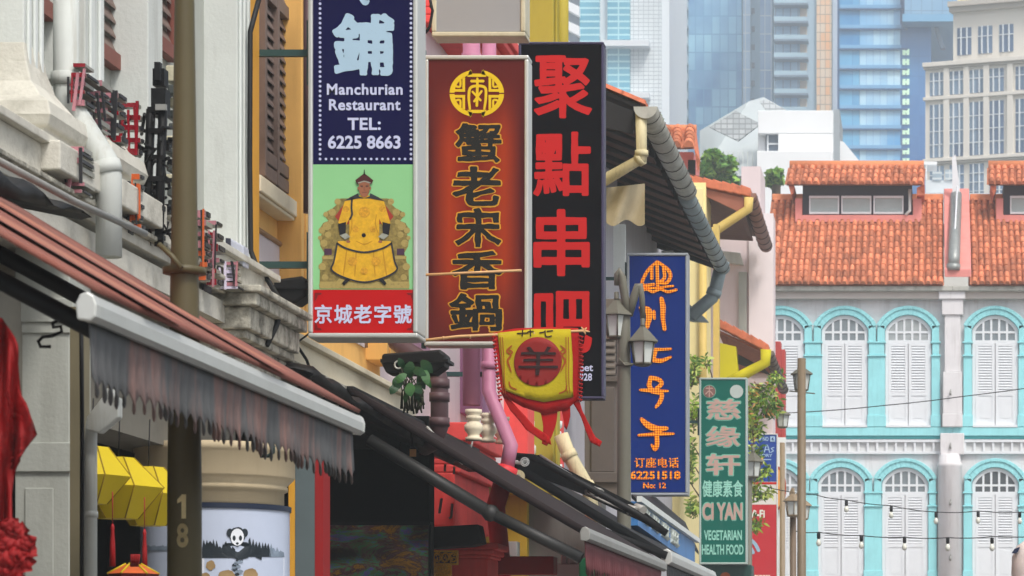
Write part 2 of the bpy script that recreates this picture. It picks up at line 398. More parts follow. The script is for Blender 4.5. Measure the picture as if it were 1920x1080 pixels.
def pil_base(ya, yb, parent, xf=XW):                # moulded foot of a pilaster: plinth, torus and flare
    q = MB(); zb = 4.62
    prof = [(0, .62), (.02, .5), (.06, .38), (.14, .28), (.2, .24), (.22, .16), (.2, .1), (.17, .09), (.17, 0)]
    ring = []
    for d, h in prof:
        ring.append([q._p(p) for p in ((-5.62, ya - d, zb + h), (xf + d, ya - d, zb + h), (xf + d, yb + d, zb + h), (-5.62, yb + d, zb + h))])
    for i in range(len(ring) - 1):
        for j in range(3): q.idx([ring[i][j], ring[i][j+1], ring[i+1][j+1], ring[i+1][j]], 0)
    q.idx(ring[-1][::-1]); q.idx(ring[0])
    q.box(-5.62, xf + .3, ya - .3, yb + .36, zb - .17, zb - .002)
    return q.build('pilaster_base', ledge_mat, parent, bevel=.01)
pil_base(yW(45, XW), yW(80, XW) , b1); pil_base(yW(160, XW) + .05, yW(195, XW), b1)
for ua, ub in ((196, 218), (306, 321), (82, 100)):
    q = MB(); xp = -5.43; ya = yW(ua, xp) - .25; yb = yW(ub, xp); z0, z1 = (5.62 if ua != 306 else 5.98), 9.6
    fr = q.box(xp - .1, xp + .05, ya, ya + .04, z0, z1).box(xp - .1, xp + .05, yb - .04, yb, z0, z1)
    for zz in (z0, z0 + 1.55, z1 - .1): q.box(xp - .1, xp + .049, ya + .05, yb - .05, zz, zz + .1)
    wn = q.build('window', redbrown, b1)
    s = MB(); s.box(xp - .08, xp - .03, ya + .05, yb - .05, z0 + .1, z1 - .1, 1); slats_x(s, xp - .02, ya + .05, yb - .05, z0 + .1, z0 + 1.55, 15); slats_x(s, xp - .02, ya + .05, yb - .05, z0 + 1.65, z1 - .1, 24); s.build('shutter', [shutter_brown, dark_gap], wn)
# string course shared look, one piece per house
def string_course(ya, yb, parent, mats, x=-4.98, zb=4.3):
    q = MB()
    for d, h0, h1, mi in ((0, .0, .07, 0), (.05, .07, .1, 1), (-.03, .1, .3, 0), (.02, .3, .35, 0)):
        q.box(-5.66, x + d, ya, yb, zb + h0, zb + h1 - .001, mi)
    return q.build('cornice', mats, parent, bevel=.006)
string_course(8.6, 21.62, b1, [ledge_mat, old_stone])
# moulded corbel with stained plaster
q = MB(); ya, yb = 20.05, 21.64
for d, z0, z1, mi in ((.44, 4.22, 4.31, 0), (.48, 4.31, 4.36, 0), (.38, 4.06, 4.22, 0), (.34, 4.0, 4.06, 0), (.28, 3.9, 4.0, 0), (.24, 3.84, 3.9, 0)):
    q.box(-5.62, XW + d, ya + .4 - d, yb, z0, z1 - .001, mi)
q.build('corbel', old_stone, b1, bevel=.012)
# arcade columns
def square_column(u0, u1, parent):
    Y = 16.55; x0, x1 = X(u0, Y), X(u1, Y); q = MB(); q.box(x0, x1, Y, Y + .42, .13, 4.1)
    for vt, vb, d in ((830, 885, .02), (560, 605, .03), (605, 625, .015)): q.box(x0 - d, x1 + d, Y - d, Y + .42 + d, Z(vb, Y), Z(vt, Y))
    q.box(x0 + .06, x1 - .09, Y - .012, Y - .001, .4, Z(915, Y))
    return q.build('column', tan_wall if False else grey_return, parent, bevel=.01)
square_column(28, 130, b1)
# round pier with banded capital
q = MB(); YP = 19.6; xc = X(404, YP + .5); R = .5
q.lathe([(R * .93, .13), (R * .93, Z(940, YP)), (R * .95, Z(938, YP)), (R * .95, Z(915, YP)), (R * 1.0, Z(912, YP)), (R * 1.0, Z(905, YP)), (R * .98, Z(903, YP)), (R * 1.08, Z(890, YP)), (R * 1.1, Z(886, YP)), (R * 1.1, Z(842, YP)), (R * 1.12, Z(840, YP)), (R * 1.12, Z(826, YP))], xc, YP + .5, 40)
q.build('column', M('cream plaster pier', (186, 170, 140), .8, .05, 3, .2, (150, 126, 90), 2, True), b1)
q = MB(); q.box(-6.6, -6.1, 17.0, 17.4, .13, 4.1); q.build('column', tan_wall, b1)
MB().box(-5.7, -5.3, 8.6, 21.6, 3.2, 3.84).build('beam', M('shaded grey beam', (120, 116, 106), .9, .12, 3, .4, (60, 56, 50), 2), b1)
# ================================================================== orange shophouse
b2 = thing('shophouse', 'orange shophouse with brown louvred shutter and lilac panels behind the white framed sign', 'building', (-8, 24, 0))
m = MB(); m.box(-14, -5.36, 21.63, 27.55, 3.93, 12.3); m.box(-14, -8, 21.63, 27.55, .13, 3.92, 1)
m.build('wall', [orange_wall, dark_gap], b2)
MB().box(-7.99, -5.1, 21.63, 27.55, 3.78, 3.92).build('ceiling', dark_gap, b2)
xp = -5.33
def orange_pil(u0, u1, xf=-5.16):
    q = MB(); y0 = yW(u1, xf); q.box(-5.5, xf, y0, y0 + .6, 4.6, 12.2); q.box(xf, xf + .015, y0 + .1, y0 + .2, 4.6, 12.2)
    return q.build('pilaster', [orange_wall], b2, bevel=.01)
orange_pil(535, 566); orange_pil(690, 726)
q = MB(); q.box(-5.5, -5.2, 21.63, 21.95, 4.6, 12.2, 0); q.build('pilaster', orange_deep, b2, bevel=.01)
# brown louvred window leaf
ya, yb = yW(481, xp), yW(531, xp); z0 = Z(348, (ya + yb) / 2)
q = MB(); ym = (ya + yb) / 2
for y in (ya, ym - .03, yb - .07): q.box(xp, xp + .07, y, y + .07, z0, 11)
for zz in (z0, z0 + .12, z0 + 1.42, 10.9): q.box(xp, xp + .065, ya + .07, yb - .07, zz, zz + .1)
wn = q.build('window', shutter_brown, b2, bevel=.004)
for y0, y1 in ((ya + .07, ym - .03), (ym + .04, yb - .07)):
    s = MB(); slats_x(s, xp + .01, y0, y1, z0 + .25, z0 + 1.4, 13, 0, .03); slats_x(s, xp + .01, y0, y1, z0 + 1.52, z0 + 5.4, 42, 0, .03)
    s.box(xp + .001, xp + .008, y0, y1, z0 + .2, z0 + 6, 1)
    s.build('shutter', [shutter_brown, dark_gap], wn)
def sill_and_panel(ya, yb, parent, zs=5.36):
    q = MB(); q.box(-5.4, -5.2, ya, yb, zs, zs + .13); q.box(-5.4, -5.22, ya, yb, zs - .03, zs - .001); q.build('window_sill', cream_trim, parent, bevel=.01)
    q = MB(); q.prism([(-5.355, ya + .05, 4.7), (-5.355, yb - .25, 4.7), (-5.355, yb - .25, zs - .42), (-5.355, yb - .5, zs - .22), (-5.355, ya + .05, zs - .22)], (.012, 0, 0)); q.build('wall_panel', lilac_panel, parent)
    q = MB()
    for (p0, p1) in (((ya + .05, zs - .22), (yb - .5, zs - .22)), ((yb - .5, zs - .22), (yb - .25, zs - .42)), ((yb - .25, zs - .42), (yb - .25, 4.7))):
        q.tube([(-5.34, *p0), (-5.34, *p1)], .022, 6)
    q.build('panel_moulding', M('brown edged moulding', (150, 118, 88), .8), parent)
sill_and_panel(22.0, 24.1, b2); sill_and_panel(24.7, 27.0, b2, 5.42)
string_course(21.65, 27.55, b2, [cream_trim, old_stone], zb=3.95)
q = MB()
# ground floor of the orange house: yellow jamb, grey shutter post, red strip
Yg = 21.9
for nm, u0, u1, mt in (('door_jamb', 541, 553, orange_deep), ('shutter_post', 553.5, 590, M('blue grey roller post', (92, 104, 106), .6, .1, 3)), ('door_frame', 590.5, 606, red_deep)):
    q = MB(); q.pbox(u0, 800, u1, 1300, Yg + .1, .25); q.build(nm, mt, b2)
q = MB(); q.box(-7.9, X(804, 27.2), 27.2, 27.5, .13, 4.1); q.build('interior_shade', dark_gap, b2)  # near-black box stands in for the shade inside the shop
# ================================================================== pink and red shophouse
b3 = thing('shophouse', 'lilac pink shophouse with red base mouldings and cream balusters behind the red signs', 'building', (-8, 31, 0))
m = MB(); m.box(-14, -5.42, 27.56, 37.5, 4.25, 12.2, 0); m.box(-14, -5.9, 27.56, 37.5, .13, 4.25, 1); m.build('wall', [pink_pale, red_paint], b3)
y0 = yW(830, -5.3)
q = MB()
for d, a in ((0, 0), (.03, .12), (.06, .24)): q.box(-5.45, -5.3 + d, 28.6 + a, 28.72 + a, 5.0, 7.3)
q.box(-5.45, -5.26, 28.6, 30.4, 7.3, 7.45); q.build('window_frame', cream_trim, b3, bevel=.01)
q = MB(); q.box(-5.45, -5.36, 28.95, 30.3, 5.0, 7.29); q.build('wall_panel', lilac, b3)
def bx3(name, u0, u1, v0, v1, xf, back, mat, **k):
    Y = yW(u1, xf); q = MB(); q.box(back, xf, Y, Y + .5, Z(v1, Y), Z(v0, Y)); return q.build(name, mat, b3, **k)
bx3('pilaster', 866, 905, 60, 775, -5.16, -5.5, lilac_deep, bevel=.015)
# red parapet mouldings under the balusters (the near end shows its stepped profile)
Y3 = yW(940, -4.9); q = MB()
for u1, v0, v1 in ((938, 815, 848), (925, 848, 862), (918, 862, 880), (926, 880, 890), (922, 890, 905), (912, 905, 1000)):
    q.box(-6.2, X(u1 - 15, Y3), Y3 - 1.6, Y3 + .8, Z(v1, Y3), Z(v0, Y3) - .001)
q.build('parapet', red_paint, b3, bevel=.015)
q = MB()
for u1, v0, v1 in ((928, 1018, 1030), (920, 1030, 1040), (914, 1040, 1046), (908, 1046, 1400)):
    q.box(X(800, 27.9), X(u1 + 6, 27.9), 27.9, 28.6, max(.13, Z(v1, 27.9)), Z(v0, 27.9) - .001)
q.build('column', red_paint, b3, bevel=.015)
q = MB(); q.pbox(926, 1043, 1038, 1077, 29.6, .3); q.build('red_beam', red_deep, b3, bevel=.01)
def baluster(u, vt, vb, Y, mat, parent):
    x = X(u, Y); h = Z(vt, Y) - Z(vb, Y); z = Z(vb, Y); q = MB()
    q.lathe([(r * h, z + k * h) for k, r in ((0, .27), (.1, .27), (.12, .2), (.2, .19), (.34, .3), (.48, .3), (.6, .2), (.64, .18), (.68, .25), (.78, .25), (.82, .2), (.88, .27), (1, .27))], x, Y, 18)
    return q.build('baluster', mat, parent)
for k in range(3): baluster(888 + k * 27, 768 + k * 7, 826 + k * 3, 29.4 + k * 1.0, cream_trim, b3)
# red raking cornice at the top, cut across by the party wall
q = MB(); Yc = 33.5
for d, z0, z1 in ((0, 0, .09), (.07, .09, .17), (.16, .17, .3), (.26, .3, .38), (.3, .38, .5)):
    q.box(-5.6, -5.18 + d, 30.2, 36.4, 8.55 + z0, 8.55 + z1 - .001)
q.build('cornice', red_paint, b3, bevel=.015)
q = MB(); q.box(-5.5, -5.12, 35.9, 36.5, 4.4, 8.54); q.build('pilaster', red_paint, b3, bevel=.01)
# pink pipes
def pipe(name, pts, r, mats, label, cat='drain pipe', n=14, collars=(), parent=None, group=None, extra=None):
    q = MB(); q.tube(pts, r, n)
    for i, t in collars:
        a, b = Vector(pts[i]), Vector(pts[i+1]); c = a.lerp(b, t); d = (b - a).normalized() * r * .5
        q.tube([c - d, c + d], r * 1.14, n)
    if extra: extra(q)
    if parent: return q.build(name, mats, parent)
    return single(q, name, mats, label, cat, group)
pipe('drain_pipe', [(X(917, 30.5), 30.5, Z(20, 30.5)), P(917, 735, 30.5), P(958, 835, 30.0), P(950, 880, 30.)], .076, pipe_pink, 'pink drain pipe bending right beside the yellow flag', collars=((0, .93),))
pipe('drain_pipe', [P(950, 881, 29.98), P(929, 950, 29.9), P(940, 1060, 29.9), (X(940, 29.9), 29.9, .13)], .1, pipe_red, 'red drain pipe running down the red shophouse under the flag', collars=((0, .05),))
pipe('drain_pipe', [P(884, 20, 29.6), P(884, 760, 29.6)], .09, pipe_pink, 'straight pink drain pipe left of the bent pink one', collars=((0, .12),))
# ================================================================== mustard house with red frames
b4 = thing('shophouse', 'mustard yellow shophouse with red frames and white balusters mostly hidden by the yellow flag', 'building', (-8, 39, 0))
MB().box(-14, -5.36, 37.51, 41.2, .13, 12.6).build('wall', mustard, b4)
for u0, u1, v0, v1, mt in ((1003, 1016, 640, 900, red_paint), (1040, 1052, 640, 905, red_paint)):
    q = MB(); Y = 38.2; q.pbox(u0, v0, u1, v1, Y, .3); q.build('window_frame', mt, b4)
for k in range(3): baluster(978 + k * 26, 790, 880, 37.2 + .3 * k, white_trim, b4)
q = MB(); Y = 37.2; q.box(-6, X(1038, Y), Y, Y + .4, 4, 14); q.box(X(1038, Y), X(1043, Y), Y + .1, Y + .4, 4, 14); q.build('party_wall', olive_yellow, b4, bevel=.02)
pipe('downpipe', [P(1054, -120, 37.6), P(1054, 300, 37.6)], .085, olive_yellow, '', parent=b4)
pipe('drain_pipe', [P(1052, 815, 37.0), P(1065, 850, 37.), P(1105, 920, 37.), P(1112, 980, 37.)], .095, pipe_cream, 'grimy cream drain pipe slanting down beside the flag tail', collars=((1, .05), (1, .9)))
# ================================================================== taupe and grey shophouse with the long gutter
b5 = thing('shophouse', 'grey shophouse with taupe shutters and a long zinc gutter right of the black sign', 'building', (-8, 48, 0))
MB().box(-14, -5.36, 41.21, 58.4, .13, 10.9).build('wall', grey_wall, b5)
Yt = 41.0
q = MB(); q.pbox(1096, 560, 1172, 935, Yt, .15); q.build('shutter_frame', taupe, b5, bevel=.01)
q = MB()
q.pbox(1100, 580, 1156, 700, Yt - .02, .015, 1); slats_y(q, Yt - .02, X(1102, Yt), X(1155, Yt), Z(705, Yt), Z(585, Yt), 9, 0, .05)
q.build('shutter', [taupe, dark_gap], b5)
q = MB()
for a in ((1108, 725, 1152, 885),): q.pbox(*a, Yt - .05, .045)
q.pbox(1098, 885, 1160, 905, Yt - .06, .055); q.pbox(1098, 705, 1160, 716, Yt - .06, .055); q.build('panel', M('taupe panel paint', (92, 84, 80), .7, .08, 4), b5, bevel=.012)
q = MB(); q.pbox(1150, 420, 1172, 515, 45., .1); q.build('window_frame', white_trim, b5)
q = MB(); q.pbox(1240, 470, 1262, 700, 54.0, .3); q.build('pilaster', white_trim, b5)
# eaves: roof slab of tiles, dark soffit boards, barge, gutter
Ya, Yb, Xg = 40.7, 55.3, -4.2
zg = Z(205, Ya); sl_ = .42
q = MB(); q.prism([(Xg, Ya, zg), (Xg, Ya, zg + .07), (-7.6, Ya, zg + .07 + 3.4 * sl_), (-7.6, Ya, zg + 3.4 * sl_)], (0, Yb - Ya, 0)); q.build('eaves', soffit, b5)
q = MB()
n = int((Yb - Ya) / .24)
for k in range(n):
    y = Ya - .05 + k * .24
    for t in range(11):
        x1 = Xg + .08 - t * .31; z1 = zg + .1 + (Xg - x1) * sl_; x0 = x1 - .34; z0 = zg + .1 + (Xg - x0) * sl_
        q.prism([(x1, y, z1), (x1, y + .06, z1 + .07), (x1, y + .18, z1 + .07), (x1, y + .24, z1)], (x0 - x1, 0, z0 - z1))
q.build('roof', tile_old, b5)
q = MB(); q.prism([(-4.3, Ya + .02, zg - .34), (-4.3, Ya + .02, zg - .02), (-6, Ya + .02, zg + .66), (-6, Ya + .02, zg + .25), (-4.9, Ya + .02, zg - .22)], (0, .08, 0)); q.build('bargeboard', soffit, b5)
q = MB(); q.prism([(-4.32, Ya + 1, zg - .1), (-5.36, Ya + 1, zg + .32), (-5.36, Ya + 1, zg + .28), (-4.32, Ya + 1, zg - .14)], (0, 13, 0)); q.build('soffit', soffit_brown, b5)
def gutter(pa, pb, r, mat, ringmat, parent, nring):
    a, b = Vector(pa), Vector(pb); q = MB(); L = (b - a).length
    ring = []
    for t in (0, 1):
        c = a.lerp(b, t)
        ring.append([q._p(c + Vector((r * math.cos(math.pi + math.pi * j / 10), 0, r * math.sin(math.pi + math.pi * j / 10)))) for j in range(11)])
    for j in range(10): q.idx([ring[0][j], ring[0][j+1], ring[1][j+1], ring[1][j]], 0, True)
    q.idx(ring[0]); q.idx(ring[1])
    g = q.build('gutter', mat, parent)
    for k in range(nring):
        s = MB(); c = a.lerp(b, (k + .5) / nring); d = (b - a).normalized() * .012
        s.tube([c + Vector((1.05 * r * math.cos(math.pi + math.pi * j / 8), 0, 1.05 * r * math.sin(math.pi + math.pi * j / 8))) for j in range(9)], .008, 5)
        s.build('gutter_bracket', ringmat, g)
    return g
rl_ = M('gutter joint grey', (92, 92, 88), .7, .2, 6)
gutter((Xg + .1, 40.5, zg), (Xg + .1, 47.3, zg - .03), .17, zinc, rl_, b5, 9)
gutter((Xg + .1, 47.3, zg - .12), (Xg + .1, 55.3, zg - .16), .15, zinc_blue, rl_, b5, 11)
for k in range(15):
    q = MB(); y = Ya + .7 + k * .98; q.prism([(-4.25, y, zg - .2), (-4.25, y, zg - .06), (-5.36, y, zg + .4), (-5.36, y, zg + .2)], (0, .1, 0)); q.build('rafter', soffit, b5)
pipe('gutter_downpipe', [P(1202, 205, 40.6), P(1203, 297, 40.6), P(1138, 335, 40.8), P(1085, 365, 41.1)], .085, pipe_cream, '', parent=b5, collars=((0, .9), (1, .04)))
pipe('gutter_downpipe', [(Xg + .1, 55.2, Z(490, 55.2)), P(1342, 540, 55.3), P(1335, 558, 55.3), P(1296, 592, 55.3)], .13, zinc_blue, '', parent=b5, collars=((0, .1), (1, .5)))
q = MB(); q.prism([P(1292, 570, 55.3), P(1322, 596, 55.3), P(1328, 603, 55.3), P(1298, 602, 55.3), P(1290, 600, 55.3)], (0, .2, 0)); q.build('rainwater_head', zinc_blue, b5)
def cv(s_, t_):
    return P(1137 + 72 * s_, 352 + 66 * t_ + 6 * math.sin(s_ * 9) * t_ - 8 * s_ * (1 - t_), 40.9 + .08 * math.sin(s_ * 8 + t_ * 3))
q = MB(); q.grid(cv, 14, 8)
q.build('canvas_blind', canvas, b5)
# ================================================================== cream shophouse
b6 = thing('shophouse', 'tall cream yellow shophouse with tiled eaves and an ochre pipe beyond the grey shophouse', 'building', (-8, 63, 0))
MB().box(-14, -5.2, 58.41, 65.0, .13, Z(352, 58.41)).box(-14, -5.2, 65.01, 66.5, .13, Z(345, 65.2)).build('wall', cream_wall, b6)
Y6 = 65.2
q = MB(); q.pbox(1278, 352, 1318, 720, 58.3, .1); q.build('pilaster', cream_wall, b6, bevel=.02)
zr = Z(366, Y6)
q = MB(); q.prism([(X(1403, Y6), Y6, zr), (X(1403, Y6), Y6, zr + .1), (X(1270, Y6), Y6, Z(318, Y6)), (X(1270, Y6), Y6, Z(342, Y6))], (0, 6.4, 0)); q.build('eaves', soffit_brown, b6)
def verge(Y, ua, va, ub, vb, n, mat, parent, hpx=13):
    q = MB(); a, b = P(ua, va, Y), P(ub, vb, Y)
    for k in range(n):
        p, r = a.lerp(b, k / n), a.lerp(b, (k + 1.12) / n); up = Vector((0, 0, hpx * Y / F))
        q.prism([p + Vector((0, -.1, 0)), r + Vector((0, -.1, -.02)), r + Vector((0, -.1, -.02)) + up, p + Vector((0, -.1, .02)) + up], (0, .5, 0))
    return q.build('verge_tiles', mat, parent, bevel=.02)
verge(Y6, 1268, 340, 1406, 368, 8, tile_old, b6, 16)
q = MB(); q.prism([P(1400, 372, Y6), P(1396, 402, Y6), P(1312, 362, Y6), P(1270, 355, Y6), P(1270, 342, Y6)], (0, .12, 0)); q.build('bargeboard', M('red brown fascia', (150, 92, 74), .8, .1, 3), b6)
q = MB(); q.prism([P(1318, 365, Y6 + .2), P(1396, 402, Y6 + .2), P(1412, 452, 70.5), P(1335, 448, 70.5)], (0, 0, .05)); q.build('soffit', soffit_brown, b6)
gutter((X(1404, Y6), Y6, Z(362, Y6)), (X(1404, Y6) + .02, 71.5, Z(362, Y6) - .25), .17, M('terracotta stained gutter', (140, 104, 92), .7, .2, 5), soffit, b6, 9)
pipe('gutter_downpipe', [P(1404, 370, Y6 - .02), P(1403, 392, Y6), P(1330, 440, Y6), P(1300, 452, Y6)], .11, ochre_pipe, '', parent=b6)
pipe('downpipe', [P(1318, 450, 58.2), P(1318, 800, 58.2), P(1318, 1262, 58.2)], .08, ochre_pipe, '', parent=b6)
q = MB(); q.pbox(1337, 420, 1348, 720, 64.0, .3); q.build('pilaster', ochre_pipe, b6)
# ================================================================== pale pink house with party wall and low yellow eaves
b7 = thing('shophouse', 'pale pink shophouse with a tall blank gable wall and low tiled yellow eaves', 'building', (-8, 74, 0))
Y7 = 72.0
q = MB(); q.box(-14, X(1449, Y7), Y7, 73.2, .13, Z(400, Y7)); q.box(-14, -6, 73.21, 83.5, .13, Z(420, Y7)); q.box(X(1390, Y7), X(1426, Y7), Y7, Y7 + 2, Z(400, Y7) , Z(312, Y7)); q.build('wall', pink_pale, b7)
q = MB(); q.pbox(1404, 400, 1450, 700, Y7 - .08, .07); q.build('pilaster', M('white pink paint', (238, 228, 230), .8, .03, 2), b7)
q = MB(); q.prism([P(1346, 470, Y7 - .2), P(1388, 474, Y7 - .2), P(1394, 496, Y7 - .2), P(1346, 490, Y7 - .2)], (0, .2, 0)); q.build('ledge', white_trim, b7)
q = MB(); q.pbox(1385, 510, 1400, 640, Y7 - .1, .09); q.build('pilaster', grey_return, b7)
Y8 = 67.0
q = MB(); q.prism([P(1346, 642, Y8), P(1380, 650, Y8), P(1386, 720, Y8), P(1346, 720, Y8)], (0, .4, 0)); q.build('lower_wall', limey, b7)
verge(Y8, 1342, 610, 1440, 660, 6, tile_old, b7, 15)
q = MB(); q.prism([P(1346, 622, Y8 + .1), P(1438, 664, Y8 + .1), P(1470, 700, 71.8), P(1380, 700, 71.8)], (0, 0, .05)); q.build('soffit', M('orange eaves underside', (150, 86, 62), .8, .2, 5), b7)
q = MB(); q.prism([P(1384, 664, Y8 + .3), P(1432, 690, Y8 + .3), P(1446, 704, Y8 + .3), P(1384, 682, Y8 + .3)], (0, .1, 0)); q.build('fascia', soffit, b7)
gutter((X(1440, Y8), Y8, Z(658, Y8)), (X(1440, Y8), 74, Z(658, Y8) - .2), .13, M('grey brown gutter', (120, 108, 100), .7, .15, 5), soffit, b7, 10)
pipe('gutter_downpipe', [P(1436, 655, Y8 - .05), P(1435, 680, Y8), P(1395, 702, Y8), P(1365, 718, Y8)], .13, limey, '', parent=b7)
q = MB(); q.pbox(1432, 640, 1464, 900, 75., .5); q.pbox(1464, 655, 1472, 900, 75., .5); q.build('parapet', brick_red, b7, bevel=.02)
# small tiled jack roof behind
b8 = thing('roof_lantern', 'small tiled jack roof with pink walls above the zinc gutter', 'jack roof', (-7.5, 74, 12))
Yj = 74.
q = MB(); q.pbox(1236, 285, 1300, 345, Yj + .3, 2); q.build('wall', M('pink jack roof wall', (214, 128, 124), .8, .06, 3), b8)
q = MB(); q.pbox(1290, 300, 1304, 335, Yj + .25, .04); q.build('window', dark_gap, b8)
# ================================================================== clay tile roofs: one barrel row per column, stepped courses, per-tile tone, shade darkened into channels and tile ends
def tile_roof(p00, p10, p01, pitch, course, name, parent, rad=.58, mat=None):
    """p00 lower left, p10 lower right, p01 upper left; barrel tiles run up the slope"""
    p00, p10, p01 = Vector(p00), Vector(p10), Vector(p01); A = p10 - p00; B = p01 - p00
    n = max(1, int(A.length / pitch)); k = max(1, int(B.length / course)); a = A.normalized(); b = B.normalized(); nn = a.cross(b).normalized()
    if nn.z < 0: nn = -nn
    pitch = A.length / n; course = B.length / k; q = MB(); seg = 6
    base = [q._p(p) for p in (p00 - nn * .02, p10 - nn * .02, p10 + B - nn * .02, p01 - nn * .02)]; q.idx(base); q.tone[0] = .2
    for i in range(n):
        jit = rn(-.02, .02)
        off = rn(-.05, .05)
        for j in range(k):
            t = rn(0, 1); w0 = pitch * .5 * rn(.74, .86); jx = rn(-.012, .012)
            s0 = j * course - (.06 if j else rn(.0, .06)) + off * (j > 0); s1 = (j + 1) * course + (off if j < k - 1 else 0)
            rows = []
            for s_, lift in ((s0, .035), (s1, .006)):
                c = p00 + a * ((i + .5) * pitch + jit + jx) + b * s_ + nn * lift
                rows.append([q._p(c + a * (-w0 * math.cos(math.pi * m_ / seg)) + nn * (pitch * rad * math.sin(math.pi * m_ / seg))) for m_ in range(seg + 1)])
            for m_ in range(seg):
                q.tone[len(q.f)] = t; q.idx([rows[0][m_], rows[0][m_+1], rows[1][m_+1], rows[1][m_]], 0, True)
            q.tone[len(q.f)] = t * .5; q.idx(rows[0][::-1])
        # channel tile between the barrels, its recess shade put into the tone
        c0 = p00 + a * (i * pitch); c1 = c0 + B
        q.tone[len(q.f)] = .1; q.idx([q._p(c0 - a * pitch * .3 + nn * .01), q._p(c0 + a * pitch * .3 + nn * .01), q._p(c1 + a * pitch * .3 + nn * .01), q._p(c1 - a * pitch * .3 + nn * .01)])
    return q.build(name, mat or tile, parent)
tile_roof(P(1234, 280, 73.4), P(1302, 278, 73.4), P(1238, 246, 75.), .26, .35, 'roof', b8)
q = MB(); q.tube([P(1236, 243, 75.1), P(1306, 243, 75.1)], .13, 8); q.build('ridge', ridge_mat, b8)
q = MB(); q.prism([P(1304, 240, 75.1), P(1312, 300, 73.4), P(1308, 322, 73.4), P(1302, 280, 73.6)], (0, .2, 0)); q.build('bargeboard', tile_old, b8)
# ================================================================== turquoise trimmed shophouses closing the street
YT = 88.0; PX = F / YT
turq = M('turquoise trim paint', (152, 220, 226), .7, .08, 2, .35, (118, 186, 190), 2., True, thr=.48)
turq_shadow = M('turquoise band shadow', (84, 184, 190), .7, .05, 2)  # shadow below the string course painted as a deeper turquoise
tw_wall = M('pale grey facade render', (220, 218, 220), .85, .06, 1.5, .45, (160, 152, 148), 1.1, True, thr=.5)
tw_white = M('white shutter paint', (222, 226, 230), .6, .03, 3)
tw_glasses = [M('dusty fanlight glass', (122, 132, 138), .12, .25, 2, spec=.6), M('dark fanlight glass', (72, 78, 84), .12, .3, 3, spec=.6), M('pale curtained fanlight glass', (158, 164, 166), .15, .2, 4, spec=.5)]
frieze_mat = M('pale frieze panel', (206, 208, 208), .8, .03, 3)
def arch_pts(uc, hw, vs, vt, n=14):
    """segmental arch outline from left spring to right spring"""
    h = vs - vt; R = (hw * hw + h * h) / (2 * h); a = math.asin(min(1, hw / R)); a = a if h <= hw else math.pi - a
    return [(uc + R * math.sin(-a + 2 * a * i / n), vt + R - R * math.cos(-a + 2 * a * i / n)) for i in range(n + 1)]
